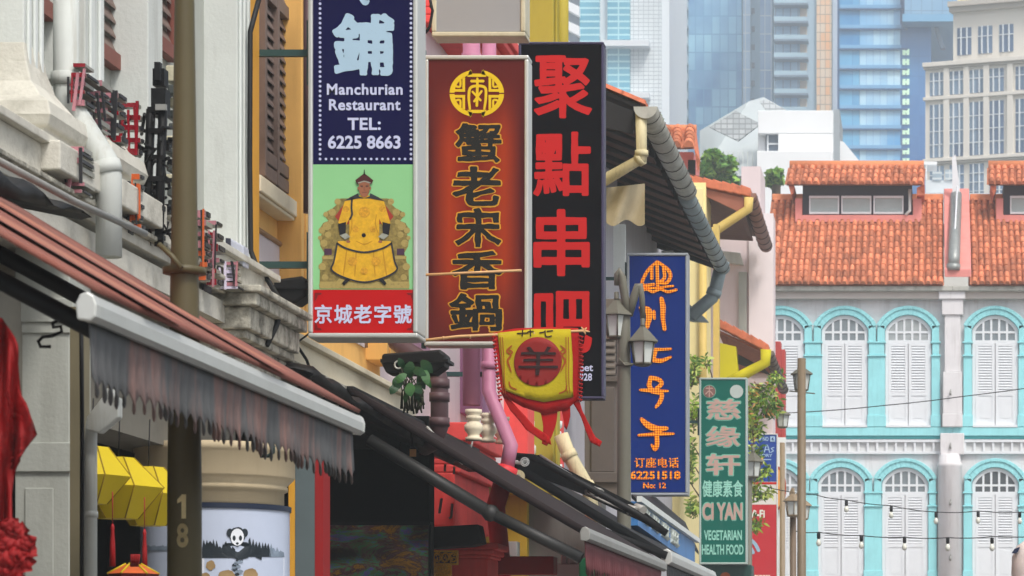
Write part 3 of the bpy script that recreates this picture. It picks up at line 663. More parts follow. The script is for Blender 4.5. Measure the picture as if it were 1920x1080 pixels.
def arch_window(uc, row, parent):
    if row == 0: vs, vt, vfan, vcap0, vcap1, vsill, hw = 618, 591, 640, 640, 668, 800, 43
    else: vs, vt, vfan, vcap0, vcap1, vsill, hw = 905, 877, 924, 922, 950, 1092, 43
    ow = 58
    # turquoise arch band with legs, butted round the opening
    o = arch_pts(uc, ow, vs - 8, vt - 15); i_ = arch_pts(uc, hw + 1, vs, vt - 1); q = MB()
    for k in range(len(o) - 1): q.prism([P(*o[k], YT - .16), P(*o[k+1], YT - .16), P(*i_[k+1], YT - .16), P(*i_[k], YT - .16)], (0, .16, 0))
    o2 = arch_pts(uc, ow + 2, vs - 9, vt - 18); i2 = arch_pts(uc, ow - 5, vs - 6, vt - 12)
    for k in range(len(o) - 1): q.prism([P(*o2[k], YT - .2), P(*o2[k+1], YT - .2), P(*i2[k+1], YT - .2), P(*i2[k], YT - .2)], (0, .038, 0))
    for sg in (-1, 1):
        q.pbox(uc + sg * ow if sg < 0 else uc + hw + 1, vs - 8, uc - hw - 1 if sg < 0 else uc + ow, vcap0, YT - .16, .16)
    q.build('window_arch', turq, parent, bevel=.012)
    # frame, glazing bars, glass
    q = MB(); o = arch_pts(uc, hw, vs, vt); i_ = arch_pts(uc, hw - 6, vs + 2, vt + 7)
    for k in range(len(o) - 1): q.prism([P(*o[k], YT - .06), P(*o[k+1], YT - .06), P(*i_[k+1], YT - .06), P(*i_[k], YT - .06)], (0, .06, 0))
    q.pbox(uc - hw, vs, uc - hw + 6, vsill, YT - .06, .06); q.pbox(uc + hw - 6, vs, uc + hw, vsill, YT - .06, .06)
    q.pbox(uc - hw + 6, vfan - 2, uc + hw - 6, vfan + 4, YT - .058, .055)
    wn = q.build('window', tw_white, parent, bevel=.006)
    gx = hw - 6; q = MB(); h = vs - vt
    for k in range(1, 5):
        u = uc - gx + 2 * gx * k / 5; top = vt + 7 + (abs(u - uc) / hw) ** 2 * h * .9; q.pbox(u - 2, top - 3, u + 2, vfan - 2, YT - .05, .04)
    q.pbox(uc - gx, vs + 3, uc + gx, vs + 7, YT - .045, .04); q.build('glazing_bar', tw_white, wn)
    q = MB(); q.ppoly(arch_pts(uc, hw - 4, vs + 2, vt + 5) + [(uc + hw - 4, vfan), (uc - hw + 4, vfan)], YT - .012, .01); q.build('fanlight_glass', tw_glasses[(int(uc) + row) % 3], wn)
    for sg in (-1, 1):
        a, b = (uc - gx, uc - .8) if sg < 0 else (uc + .8, uc + gx); q = MB(); Y = YT - .07; vl = vfan + 95
        q.pbox(a, vfan + 4, a + 5, vsill, Y, .05); q.pbox(b - 5, vfan + 4, b, vsill, Y, .05)
        for v0, v1 in ((vfan + 4, vfan + 9), (vl, vl + 7), (vsill - 9, vsill)): q.pbox(a + 5, v0, b - 5, v1, Y + .002, .046)
        q.pbox(a + 5, vl + 7, b - 5, vsill - 9, Y + .02, .02); q.pbox(a + 9, vl + 13, b - 9, vsill - 16, Y + .012, .01)
        if random.random() < .55: q.pbox(a + 5, vfan + 9, b - 5, vl, Y + .045, .004, 1)
        slats_y(q, Y + .045, X(a + 5, Y), X(b - 5, Y), Z(vl, Y), Z(vfan + 9, Y), 17, 0, .045)
        q.build('shutter', [tw_white, M('shutter gap', (120, 122, 126), .9)] if False else [tw_white, frieze_mat], wn)
    if row == 0:
        q = MB(); q.pbox(uc - 42, 797, uc + 42, 801, YT - .2, .2); q.build('sill', tw_white, wn)
    return wn
def turq_house(label, uL, uR, up, low, col):
    bt = thing('shophouse', label, 'building', (X((uL + uR) / 2, YT), YT + 5, 0))
    q = MB(); q.box(X(uL, YT), X(uR, YT) - .005, YT, YT + 11, .13, Z(536, YT)); q.build('wall', tw_wall, bt)
    for uc in up: arch_window(uc, 0, bt)
    for uc in low: arch_window(uc, 1, bt)
    for rowi, us in ((0, up), (1, low)):
        c0, c1, sill = ((640, 668, 800), (922, 950, 1092))[rowi]; edges = []
        for k, uc in enumerate(us):
            nx = us[k + 1] - 43 if k + 1 < len(us) else None
            spans = [(uc + 43, nx)] if nx and nx - uc < 100 else [(uc + 43, uc + 60)] + ([(nx - 17, nx)] if nx else [])
            if k == 0: spans.insert(0, (uc - 60, uc - 43))
            for a, b in spans:
                q = MB(); q.pbox(a + .5, c1, b - .5, sill, YT - .14, .14); q.pbox(a + 2, c0 + 3, b - 2, c1 - 3, YT - .15, .15)
                q.pbox(a - 1, c0, b + 1, c0 + 3, YT - .19, .19); q.pbox(a - 1, c1 - 3, b + 1, c1, YT - .19, .19); q.pbox(a - 1, sill - 22, b + 1, sill, YT - .17, .16)
                q.build('pilaster', turq, bt, bevel=.012)
    q = MB(); q.pbox(uL, 801, uR - .3, 817, YT - .18, .18); q.pbox(uL, 817, uR - .3, 823, YT - .12, .12, 1); q.build('string_course', [turq, turq_shadow], bt, bevel=.012)
    q = MB(); q.pbox(uL, 824, uR - .3, 829, YT - .12, .12); q.pbox(uL, 846, uR - .3, 851, YT - .12, .12)
    k = uL + 4
    while k < uR - 4: q.pbox(k, 829, k + 4, 846, YT - .1, .1); k += 17.6
    q.pbox(uL, 829, uR - .3, 846, YT - .03, .03, 1); q.build('frieze', [tw_white, frieze_mat], bt)
    q = MB(); q.pbox(uL, 536, uR - .3, 545, YT - .5, .5, 0); q.pbox(uL, 545, uR - .3, 560, YT - .3, .3, 1); q.build('eaves_cornice', [zinc, M('shaded cornice render', (200, 192, 186), .85, .05, 2)], bt, bevel=.015)
    if col:
        uc = col; q = MB(); q.pbox(uc - 15, 590, uc + 15, 697, YT - .3, .3); q.pbox(uc - 20, 561, uc + 20, 590, YT - .36, .36); q.pbox(uc - 18, 697, uc + 18, 775, YT - .36, .36); q.pbox(uc - 19, 775, uc + 19, 800, YT - .4, .4); q.pbox(uc - 23, 812, uc + 22, 852, YT - .42, .42); q.pbox(uc - 26, 545.5, uc + 24, 560.5, YT - .42, .42)
        q.build('pier', tw_wall, bt, bevel=.02)
        q = MB(); r = 22 / PX; q.lathe([(r, .13), (r, Z(878, YT)), (r * 1.06, Z(876, YT)), (r * 1.06, Z(870, YT)), (r * .95, Z(868, YT)), (r * .95, Z(853, YT))], X(uc - 5, YT), YT - .2, 28); q.build('column', tw_wall, bt)
        for v in (737, 837, 943, 1047):
            q = MB(); x, y, z = P(uc - 4, v, YT - .46 if v < 860 else YT - .6); q.tube([(x, y, z - .07), (x, y, z + .06)], .035, 6); q.tube([(x, y, z + .05), (x + .01, y, z + .12)], .014, 5); q.build('wall_hook', grey_metal, bt)
    return bt
tA = turq_house('white shuttered shophouse with turquoise arches under the wide tiled roof', 1410, 1786, (1464, 1584, 1703), (1459, 1577, 1697), 1786)
tB = turq_house('white shuttered shophouse with turquoise arches at right edge past the round column', 1786, 2230, (1866, 1985, 2104), (1866, 1985, 2104), None)
def turq_roof(bt, u0, u1):
    yr = YT + 4.6
    tile_roof(P(u0, 534, YT - .6), P(u1, 534, YT - .6), (X(u0, YT - .6), yr, Z(376, yr)), .193, .4, 'roof', bt)
    z0 = Z(374, yr); q = MB(); q.prism([(X(u0, YT), yr - .16, z0 - .05), (X(u0, YT), yr - .1, z0 + .17), (X(u0, YT), yr + .1, z0 + .17), (X(u0, YT), yr + .16, z0 - .05)], (X(u1, YT) - X(u0, YT), 0, 0)); q.build('ridge', ridge_mat, bt, bevel=.03)
    q = MB(); q.prism([(X(u0, YT), yr + .1, z0 - .1), (X(u0, YT), YT + 10.9, Z(520, YT)), (X(u0, YT), yr + .1, z0 - 1.2)], (X(u1, YT) - X(u0, YT), 0, 0)); q.build('rear_roof', tile_old, bt)
turq_roof(tA, 1432, 1770); turq_roof(tB, 1822, 2230)
pinkcope = M('pink party wall render', (222, 140, 132), .8, .08, 3, .3, (150, 90, 84), 2)
tp = thing('party_wall', 'pink party wall coping on the tiled roof under the grey flue', 'wall', (X(1795, YT), YT, 12))
yr = YT + 4.6; q = MB(); q.prism([P(1771, 520, YT - .5), P(1821, 520, YT - .5), (X(1821, YT - .5), yr + .2, Z(366, yr)), (X(1771, YT - .5), yr + .2, Z(366, yr))], (0, 0, .26)); q.build('coping', pinkcope, tp, bevel=.03)
fl = thing('flue', 'grey metal flue lying up the roof beside a white post', 'flue', (X(1790, YT), YT, 13))
q = MB(); q.tube([P(1788, 500, YT - .35), P(1789, 482, YT - .3), (X(1793, YT + 4), YT + 4.2, Z(366, YT + 4.2))], [.19, .19, .19], 14); q.tube([P(1788, 508, YT - .4), P(1788, 496, YT - .38)], .22, 14); q.build('pipe', M('grey flue metal', (150, 154, 152), .45, .15, 4, .3, (100, 104, 100), 3, metal=.4), fl)
q = MB(); q.tube([P(1788, 480, YT - .1), (X(1795, YT + 3.4), YT + 3.5, Z(350, YT + 3.5))], .03, 6); q.build('conduit', tw_white, fl)
q = MB(); q.prism([P(1785, 294, YT + 4), P(1792, 290, YT + 4), P(1800, 360, YT + 4), P(1786, 372, YT + 4)], (0, .1, 0)); q.build('fin', tw_white, fl)
# dormers
def dormer(label, u0, u1, ul, ur, ngl):
    d = thing('dormer', label, 'dormer', (X((u0 + u1) / 2, YT), YT + 3.2, 14)); Y = YT + 3.2
    q = MB(); q.pbox(ul, 340, ur, 412, Y, 3); q.build('wall', M('charcoal dormer boards', (58, 54, 66), .8, .1, 3), d)
    q = MB(); q.pbox(ul - 14, 403, ur + 18, 416, Y - .12, .115); q.pbox(ul - 14, 372, ul - 1, 403, Y - .12, .6); q.pbox(ur + 2, 372, ur + 18, 403, Y - .12, .6); q.build('flashing', pinkcope, d)
    wd = (ur - ul - 24) / ngl
    for k in range(ngl):
        a = ul + 12 + k * wd; q = MB(); q.pbox(a, 367, a + wd - 4, 371, Y - .09, .09); q.pbox(a, 397, a + wd - 4, 401, Y - .09, .09); q.pbox(a, 371, a + 2.5, 397, Y - .09, .09); q.pbox(a + wd - 6.5, 371, a + wd - 4, 397, Y - .09, .09)
        wn = q.build('window', tw_white, d)
        q = MB(); q.pbox(a + 2.5, 371, a + wd - 6.5, 397, Y - .02, .01); slats_y(q, Y - .02, X(a + 2.5, Y), X(a + wd - 6.5, Y), Z(397, Y), Z(371, Y), 9, 0, .012); q.build('pane', M('pale frosted pane', (176, 188, 188), .25, .12, 1.2), wn)
    q = MB(); q.tube([P(ur - 4, 355, Y - .12), P(ur - 4, 395, Y - .12), P(ur - 12, 403, Y - .14)], .05, 8); q.build('downpipe', white_trim, d)
    tile_roof(P(u0, 347, Y - .6), P(u1, 347, Y - .6), (X(u0 + 2, Y - .6), Y + .9, Z(315, Y + .9)), .2, .36, 'roof', d)
    q = MB(); q.tube([(X(u0 + 1, Y - .6), Y + 1., Z(311, Y + 1)), (X(u1 - 1, Y - .6), Y + 1., Z(311, Y + 1))], .17, 10); q.build('ridge', ridge_mat, d)
    q = MB(); q.prism([P(u1 - 3, 347, Y - .6), P(u1 + 1, 347, Y - .6), P(u1, 366, Y - .5), P(u1 - 14, 366, Y - .5), P(u1 - 14, 352, Y - .5)], (0, 1.4, 0)); q.build('bargeboard', tile_old, d)
    q = MB(); q.prism([P(u0 + 3, 347, Y - .55), P(u0 + 14, 347, Y - .55), P(u0 + 14, 356, Y - .5), P(u0 + 9, 366, Y - .5)], (0, 1.4, 0)); q.build('bargeboard', tile_old, d)
dormer('long tiled dormer with three frosted windows left of the flue', 1475, 1733, 1505, 1710, 3)
dormer('tiled dormer cut by the right edge of the photo', 1854, 2100, 1882, 2080, 3)
# ================================================================== skyline behind
def tower(label, name='office_tower', cat='tower', loc=(0, 0, 0)): return thing(name, label, cat, loc)
sil = thing('pavilion', 'pale building with a silver pitched roof of diamond cladding below the towers', 'building', (X(1420, 165), 165, 0)); Y = 165.
rib = M('silver ribbed roof sheet', (184, 192, 194), .5, .05, 1, .2, (170, 178, 182), .5, True)
q = MB(); q.prism([P(1312, 245, Y), P(1404, 190, Y + 6), P(1432, 182, Y + 6), P(1490, 215, Y + 4), P(1490, 330, Y), P(1312, 330, Y)], (0, 10, 0)); q.build('body', rib, sil)
q = MB(); q.prism([P(1330, 238, Y - .4), P(1380, 208, Y - .4), P(1426, 232, Y - .4), P(1384, 264, Y - .4)], (0, .3, 0)); q.build('diamond_panel', glass_grid('crinkled grey panel', (150, 158, 162), (206, 210, 212), (140, 146, 150), .35, .3, .05, .6), sil)
q = MB(); q.prism([P(1424, 190, Y - .2), P(1436, 186, Y - .2), P(1474, 206, Y - .2), P(1440, 212, Y - .2)], (0, .2, 0)); q.build('diamond_panel', glass_grid('crinkled grey panel', (160, 168, 172), (210, 214, 216), (150, 156, 160), .35, .3, .05, .6), sil)
for k in range(12):
    if k == 0: q = MB()
    q.pbox(1320 + k * 9, 285, 1321.5 + k * 9, 330, Y - .05, .05)
q.build('rib', white_trim, sil)
wb = thing('white_block', 'plain white block with one small window beside the silver roof', 'building', (X(1490, 160), 160, 0)); Y = 160.
wbm = M('clean white cladding', (236, 238, 240), .7, .03, .3)
q = MB(); q.pbox(1421, 207, 1562, 250, Y, 12); q.pbox(1459, 250.5, 1562, 288, Y, 12); q.pbox(1421, 250.5, 1436, 288, Y + .8, 11); q.box(X(1421, Y), X(1562, Y), Y - 1, Y + 12, 0, Z(289, Y)); q.build('wall', wbm, wb, bevel=.03)
q = MB(); q.pbox(1436, 250, 1459, 287, Y + .5, .2); q.build('window', M('dark pavilion glass', (90, 106, 124), .1, .2, .5, spec=.6), wb)
q = MB(); q.pbox(1438, 254, 1441, 287, Y + .35, .1); q.pbox(1441, 268, 1459, 271, Y + .35, .1); q.build('window_frame', tw_white, wb)
q = MB(); q.pbox(1562.5, 205, 1574, 345, Y + 1, 6); q.build('service_riser', M('grey riser', (150, 158, 164), .7, .05, .3), wb)
wg = thing('white_gable', 'small white gable roof peeping out right of the white block', 'building', (X(1590, 162), 162, 0)); q = MB(); q.prism([P(1575, 264, 162), P(1582, 266, 162), P(1610, 300, 162), P(1612, 345, 162), P(1575, 345, 162)], (0, 8, 0)); q.build('wall', wbm, wg)
low = thing('low_rooftop', 'pale low rooftop building with grey windows between the flue and dormers', 'building', (X(1780, 150), 150, 0)); Y = 150.
q = MB(); q.pbox(1730, 362, 1900, 420, Y, 8); q.pbox(1735, 338, 1800, 361.5, Y + 2, 6); q.build('wall', M('pale roof plant', (206, 212, 216), .7, .04, .4), low)
q = MB(); q.pbox(1718, 303, 1757, 309, Y + 2, 2); q.pbox(1736, 309.5, 1738, 337.5, Y + 2, .3); q.build('canopy', wbm, low)
q = MB(); q.pbox(1748, 322, 1766, 337, Y + 1.9, .05); q.pbox(1772, 318, 1790, 337, Y + 1.9, .05); q.build('window', glass_grid('grey louvred glass', (120, 140, 154), (170, 186, 196), (200, 206, 208), 1, .3, .06), low)
# --- white tower with teal glass
ta = tower('white tower with teal glass strips and slanted balconies at the left of the skyline', loc=(X(1160, 350), 350, 0)); Y = 350.
tcl = glass_grid('small grey tile cladding', (204, 212, 216), (228, 234, 236), (160, 170, 178), .62, .5, .06, .7, .4)
q = MB(); q.pbox(1050, -300, 1255, 1270, Y, 25); q.build('body', M('white tower cladding', (226, 232, 236), .7, .03, .1), ta)
q = MB(); q.pbox(1182, -300, 1240, 1250, Y - .6, .59); q.build('cladding', tcl, ta)
teal = glass_grid('teal striped glass', (70, 150, 180), (110, 184, 204), (176, 218, 226), 40., .82, .16, .2, .3, spec=.2)
for a in ((1087, -300, 1124, 1200), (1139, -300, 1181, 74), (1139, 87, 1181, 172), (1139, 184, 1181, 1200)):
    q = MB(); q.pbox(*a, Y - .9, .8); q.build('glass_strip', teal, ta)
for a in ((1126, 75, 1217, 86), (1126, 173, 1217, 183)):
    q = MB(); q.pbox(*a, Y - 2.4, 2.3); q.build('sun_shade', tw_white, ta)
for k in range(8):
    v = -150 + k * 37; q = MB(); q.prism([P(1056, v, Y - 2), P(1086, v + 14, Y - 2), P(1086, v + 32, Y - 2), P(1056, v + 16, Y - 2)], (0, 1.5, 0)); q.build('balcony', wbm, ta)
q = MB(); q.pbox(1056, -150, 1086, 150, Y - .4, .35); q.build('glass_strip', M('dark grey glass', (120, 134, 150), .1, .1, .3), ta)
# --- blue glass tower with balconies
tb = tower('blue glass apartment tower with stacked white balconies', loc=(X(1350, 400), 400, 0)); Y = 400.
bl = glass_grid('deep blue curtain wall', (30, 112, 178), (160, 212, 236), (96, 160, 200), 1.15, 2.55, .12, .2, .55, spec=.2)
q = MB(); q.pbox(1255, -300, 1450, 1270, Y, 25); q.build('body', M('blue grey tower frame', (160, 190, 208), .6, .05, .2), tb)
q = MB(); q.pbox(1291, -300, 1391, 1250, Y - .7, .65); q.build('glass_wall', bl, tb)
q = MB(); q.pbox(1257, -300, 1289, 1250, Y - .3, .25); q.build('glass_wall', glass_grid('balcony glass', (44, 112, 170), (150, 200, 226), (190, 204, 214), 1.0, 2.55, .15, .1, .5), tb)
bm = M('pale balcony front', (204, 218, 224), .5, .04, .3)
for k in range(20):
    v = -330 + k * 34.1; q = MB(); q.pbox(1257, v + 18, 1287, v + 34, Y - 2.6, .3); q.pbox(1257, v + 34.1, 1287, v + 36, Y - 2.6, 2.2); q.pbox(1287.1, v + 22, 1288.5, v + 36, Y - 2.6, 2.2); q.build('balcony', bm, tb)
q = MB(); q.pbox(1393, -300, 1407, 1250, Y - 1.4, 1.3); q.build('glass_strip', glass_grid('pale corner glass', (150, 186, 218), (196, 216, 232), (214, 224, 232), .9, 2.55, .12, .1, .4), tb)
q = MB(); q.pbox(1425, -300, 1448, 1250, Y - .9, .8); q.build('glass_strip', glass_grid('light blue side glass', (122, 160, 200), (170, 198, 222), (206, 218, 228), .9, 2.55, .12, .1, .4), tb)
q = MB()
for k in range(16): q.pbox(1409, -300 + k * 34.1 + 8, 1415, -300 + k * 34.1 + 18, Y - .2, .15)
q.build('window_column', M('grey slot windows', (110, 124, 144), .2, .1, .3), tb)
# --- apartment tower with orange strip
tc_ = tower('grey apartment tower with curved balconies and an orange strip', loc=(X(1510, 380), 380, 0)); Y = 380.
q = MB(); q.pbox(1451, -300, 1571, 1270, Y, 25); q.build('body', M('grey apartment render', (164, 190, 206), .7, .05, .1), tc_)
ag = glass_grid('apartment window glass', (118, 176, 218), (190, 222, 240), (110, 138, 164), 1.0, 2.41, .08, .1, .5)
q = MB(); q.pbox(1452, -300, 1499, 1250, Y - .3, .25); q.build('glass_wall', ag, tc_)
q = MB(); q.pbox(1531, -300, 1559, 1250, Y - .5, .45); q.build('orange_strip', glass_grid('orange and beige cladding panels', (240, 160, 66), (226, 204, 178), (150, 130, 112), .66, 1.2, .07, .5, .9), tc_)
q = MB(); q.pbox(1561, -300, 1570, 1250, Y - .4, .35); q.build('cladding', M('pale grey cladding', (176, 190, 206), .6, .05, .2), tc_)
bg_ = M('grey green balcony front', (164, 192, 206), .4, .06, .3)
for k in range(19):
    v = -332 + k * 33.8; q = MB(); q.pbox(1451, v + 25, 1512, v + 33, Y - 2.4, .25); q.pbox(1451, v + 33.1, 1515, v + 36.5, Y - 2.4, 2.2, 1); q.pbox(1500, v + 10, 1513, v + 25, Y - .4, .3, 2)
    q.build('balcony', [bg_, M('balcony slab', (110, 130, 150), .7) if k == 0 else bpy.data.materials['balcony slab'], M('beige balcony wall', (206, 190, 172), .7) if k == 0 else bpy.data.materials['beige balcony wall']], tc_)
# --- tall blue office tower
td = tower('tall blue office tower with floor bands and a lit stair strip', loc=(X(1650, 330), 330, 0)); Y = 330.
q = MB(); q.pbox(1570, -300, 1746, 1270, Y, 30); q.build('body', glass_grid('dark blue side glass', (30, 96, 164), (64, 130, 190), (54, 112, 172), 1.5, 2.3, .06, .15, .3), td)
fg = glass_grid('office floor glass', (84, 164, 220), (196, 230, 246), (120, 170, 214), .8, 2.32, .05, .2, .45, spec=.2)
q = MB(); q.pbox(1612, -300, 1688, 1250, Y - .6, .55); q.build('glass_wall', fg, td)
q = MB(); q.pbox(1574, -300, 1611.5, 1250, Y - .6, .55); q.build('glass_wall', glass_grid('deep blue office glass', (34, 118, 182), (116, 190, 228), (70, 130, 190), 1.6, 2.32, .05, .2, .5, spec=.2), td)
fb = M('blue grey floor band', (110, 168, 208), .5, .05, .3)
for k in range(17):
    v = -322 + k * 37.6; q = MB(); q.pbox(1575, v + 30, 1690, v + 36, Y - .75, .14); q.pbox(1572, v + 36.1, 1702, v + 38.6, Y - 1., .38, 1); q.build('floor_band', [fb, M('dark floor edge', (48, 92, 142), .6) if k == 0 else bpy.data.materials['dark floor edge']], td)
litm = M('pale lit stair glass', (196, 226, 196), .3, .2, .6, emit=.35)
for k in range(14):
    v = 92 + k * 18.6; q = MB(); q.pbox(1692, v, 1698, v + 11, Y - .2, .15); q.pbox(1698, v + 4, 1699.5, v + 7, Y - .15, .1); q.pbox(1699.5, v, 1705, v + 11, Y - .2, .15); q.build('lit_window', litm, td)
q = MB(); q.pbox(1696, -200, 1800, 26, Y - 3, 24); q.build('overhang', glass_grid('overhang glass', (112, 160, 200), (150, 190, 216), (100, 140, 176), 1.2, 2.3, .07, .1, .3), td)
q = MB(); q.pbox(1692, 26.2, 1790, 40, Y - 3, 24); q.build('overhang_base', fb, td)
q = MB(); q.prism([P(1752, 50, Y), P(1759, 50, Y), P(1772, 90, Y), P(1764, 90, Y)], (0, 1, 0)); q.build('brace', M('steel brace', (120, 140, 164), .6), td)
lw = thing('distant_rooftop', 'white rooftop seen in the gap left of the beige tower', 'building', (X(1760, 420), 420, 0)); q = MB(); q.pbox(1742, 86, 1800, 1270, 420, 12); q.build('wall', wbm, lw)
# --- beige stone tower, turned a little
te = tower('beige stone tower with tall paired windows and a pale yellow pyramid top', loc=(X(1830, 262), 262, 0))
Ae = Vector((math.cos(math.radians(-19)), math.sin(math.radians(-19)), 0)); De = Vector((Ae.y, -Ae.x, 0)); Oe = Vector((X(1735, 266), 266, 0)); sE = 266 / F / math.cos(math.radians(-19))
def TE(p): return Oe + Ae * p.x + De * p.y + Vector((0, 0, p.z))
def eb(q, u0, v0, u1, v1, d0, d1, m=0): q.T = TE; q.box((u0 - 1735) * sE, (u1 - 1735) * sE, d0, d1, Z(v1, 266), Z(v0, 266), m); return q
stone = M('beige tower stone', (222, 216, 206), .8, .04, .3, .15, (180, 170, 156), .3, True)
stone_d = M('beige tower moulding', (190, 182, 172), .8, .04, .3)
q = MB(); eb(q, 1735, 128, 2150, 1270, -14, 0); eb(q, 1782, 25, 2080, 127.5, -12, -.8); q.build('wall', stone, te)
for v0, v1, d in ((120, 128, .6), (128.3, 132, .3), (184, 190, .4), (300, 306, .5), (306.5, 310, .3)): q = MB(); eb(q, 1733, v0, 2150, v1, .005, d); q.build('cornice', [stone_d if d < .35 else stone], te, bevel=.03)
for v0, v1, d in ((8, 17, .3), (17.3, 25, -.2)): q = MB(); eb(q, 1778, v0, 2085, v1, -12, d); q.build('cornice', stone_d, te)
wgl = glass_grid('tower window glass', (50, 78, 120), (128, 154, 180), (128, 150, 172), 2.2, 6.4, .05, .2, .5, spec=.2)
for row, (us, v0, v1, d) in enumerate((((1803, 1842, 1881, 1935, 1974), 54, 105, -.8), ((1757, 1794, 1831, 1868, 1916, 1953), 138, 181, 0), ((1757, 1794, 1831, 1868, 1916, 1953), 198, 297, 0), ((1757, 1794, 1831, 1868, 1916, 1953), 313, 380, 0))):
    for u in us:
        q = MB(); eb(q, u - 13, v0, u + 13, v1, d + .01, d + .06); wn = q.build('window', wgl, te)
        q = MB(); eb(q, u - 6.5, v0, u - 4.5, v1, d + .065, d + .25); eb(q, u + 4.5, v0, u + 6.5, v1, d + .065, d + .25)
        for f_ in ((.25, .5, .75) if v1 - v0 > 60 else (.35,)): eb(q, u - 13, v0 + (v1 - v0) * f_, u + 13, v0 + (v1 - v0) * f_ + 1.5, d + .065, d + .16)
        q.build('frame', M('pale window frame', (216, 222, 226), .6) if 'pale window frame' not in bpy.data.materials else bpy.data.materials['pale window frame'], wn)
for u in (1776, 1813, 1850, 1894): q = MB(); eb(q, u - 5, 132.5, u + 5, 300, .005, .35); q.build('pilaster', stone, te)
q = MB(); q.T = TE; a = [(1784 - 1735) * sE, (2080 - 1735) * sE]; zb = Z(7.5, 266); top = ((a[0] + a[1]) / 2, -7, zb + 12)
for p, r in (((a[0], -.9, zb), (a[1], -.9, zb)), ((a[1], -.9, zb), (a[1], -12, zb)), ((a[1], -12, zb), (a[0], -12, zb)), ((a[0], -12, zb), (a[0], -.9, zb))): q.face([p, r, top])
q.build('roof', M('pale yellow pyramid roof', (232, 216, 160), .6, .04, .3), te)
# ------------------------------------------------------------------ trees of the middle distance
leafA = [M('bright leaf', (140, 182, 74), .6, .2, 2), M('mid leaf', (98, 148, 56), .6, .2, 2), M('dark leaf', (62, 108, 42), .6, .2, 2)]
barkm = M('grey brown bark', (92, 78, 62), .9, .2, 6)
def far_tree(label, u, v, Y, rpx, vpx, n, size, trunk=8):
    t = thing('tree', label, 'tree', (X(u, Y), Y + 1, 0)); q = MB(); c = P(u, v, Y)
    for k in range(9): leaves(q, c + Vector((rn(-.7, .7) * rpx * Y / F, rn(-.6, 1.4), rn(-.6, .6) * vpx * Y / F)), (rpx * Y / F * .42, .7, vpx * Y / F * .42), n // 9, size, 3, 1.7)
    q.build('crown', leafA, t)
    q = MB(); q.tube([(c.x, Y + .5, 0), (c.x + .1, Y + .5, c.z - vpx * Y / F * .8), (c.x, Y + .4, c.z)], [.28, .2, .08], 8)
    for k in range(4): q.tube([(c.x + .1, Y + .5, c.z - vpx * Y / F * .7), (c.x + rn(-1, 1) * rpx * Y / F * .6, Y + rn(0, 1), c.z + rn(-.2, .5) * vpx * Y / F)], [.1, .03], 6)
    q.build('trunk', barkm, t)
far_tree('bushy bright green tree behind the pale pink wall below the silver roof', 1350, 318, 120, 42, 30, 2600, .5)
far_tree('small green treetop left of the long dormer', 1450, 336, 125, 18, 14, 700, .42)
far_tree('little green treetop beside the end of the orange tiled eaves', 1228, 222, 110, 9, 14, 350, .3)
# ================================================================== projecting signs
def sign(label, u0, v0, u1, v1, Y, dep, fpx, fmat, panels, arms=(), arm_x=XW, name='shop_sign', back=None, group=None, armmat=None):
    r = thing(name, label, 'sign', (X((u0 + u1) / 2, Y), Y + dep / 2, Z(v1, Y)), group)
    q = MB(); q.pbox(u0, v0, u1, v0 + fpx, Y - .02, dep + .02); q.pbox(u0, v1 - fpx, u1, v1, Y - .02, dep + .02)
    q.pbox(u0, v0 + fpx, u0 + fpx, v1 - fpx, Y - .02, dep + .02); q.pbox(u1 - fpx, v0 + fpx, u1, v1 - fpx, Y - .02, dep + .02)
    q.pbox(u0 + fpx, v0 + fpx, u1 - fpx, v1 - fpx, Y + .03, dep - .05, 0)
    q.build('frame', fmat, r, bevel=.012)
    ps = []
    for nm, a, b, c, d, mt in panels:
        q = MB(); q.pbox(a, b, c, d, Y, .028); ps.append(q.build(nm, mt, r))
    if arms:
        for v in arms:
            q = MB(); z = Z(v, Y); xa = X(u0, Y); q.box(arm_x - .1, xa + .02, Y + dep / 2 - .025, Y + dep / 2 + .025, z - .025, z + .025); q.box(xa - .04, xa - .002, Y + dep / 2 - .03, Y + dep / 2 + .03, z - .25, z + .25)
            q.build('bracket_arm', armmat or dark_teal, r)
    return r, ps
# ---- white framed sign
YS = 21.8
navy = M('navy printed panel', (15, 13, 62), .55, .06, 2, .1, (30, 28, 70), 2, spec=.05)
green_p = M('pale green printed panel', (138, 196, 138), .55, .04, 2, .1, (170, 206, 160), 3, spec=.15)
red_p = M('red printed panel', (186, 10, 14), .5, .05, 2, spec=.15)
pale_blue = M('pale blue lettering', (166, 194, 214), .5, .03, 2)
lav = M('lavender white lettering', (196, 200, 228), .5, .03, 2)
s1, ps = sign('tall white framed sign with navy top and a seated robed figure', 577, -150, 783, 633, YS, .34, 9, alu,
    [('navy_panel', 586, -140, 780, 308, navy), ('picture_panel', 586, 308.3, 780, 543, green_p), ('red_panel', 586, 543.3, 780, 624, red_p)], (91, 491), arm_x=-5.25)
q = MB()
q.text('鋪', 624, 26, 740, 142, YS, .004, 0, off=.036, warp=.014, brush=.022)
q.stroke([(672, -14), (684, 4), (691, 2)], [10, 12, 4], YS, .004)
q.build('lettering', pale_blue, ps[0])
q = MB()
q.text('Manchurian', 613, 157, 755, 178, YS, .004, 0, off=.024, space=1.08); q.text('Restaurant', 617, 186, 751, 207, YS, .004, 0, off=.024, space=1.08)
q.text('TEL:', 652, 221, 714, 244, YS, .004, 0, off=.026, space=1.06); q.text('6225 8663', 615, 254, 751, 279, YS, .004, 0, off=.026)
for k in range(51): q.disc(600, 298 - k * 9.1, YS, 2.6, .004, 0, 8); q.disc(770.5, 298 - k * 9.1, YS, 2.6, .004, 0, 8)
for k in range(15): q.disc(611 + k * 10.6, 298, YS, 2.4, .004, 0, 8)
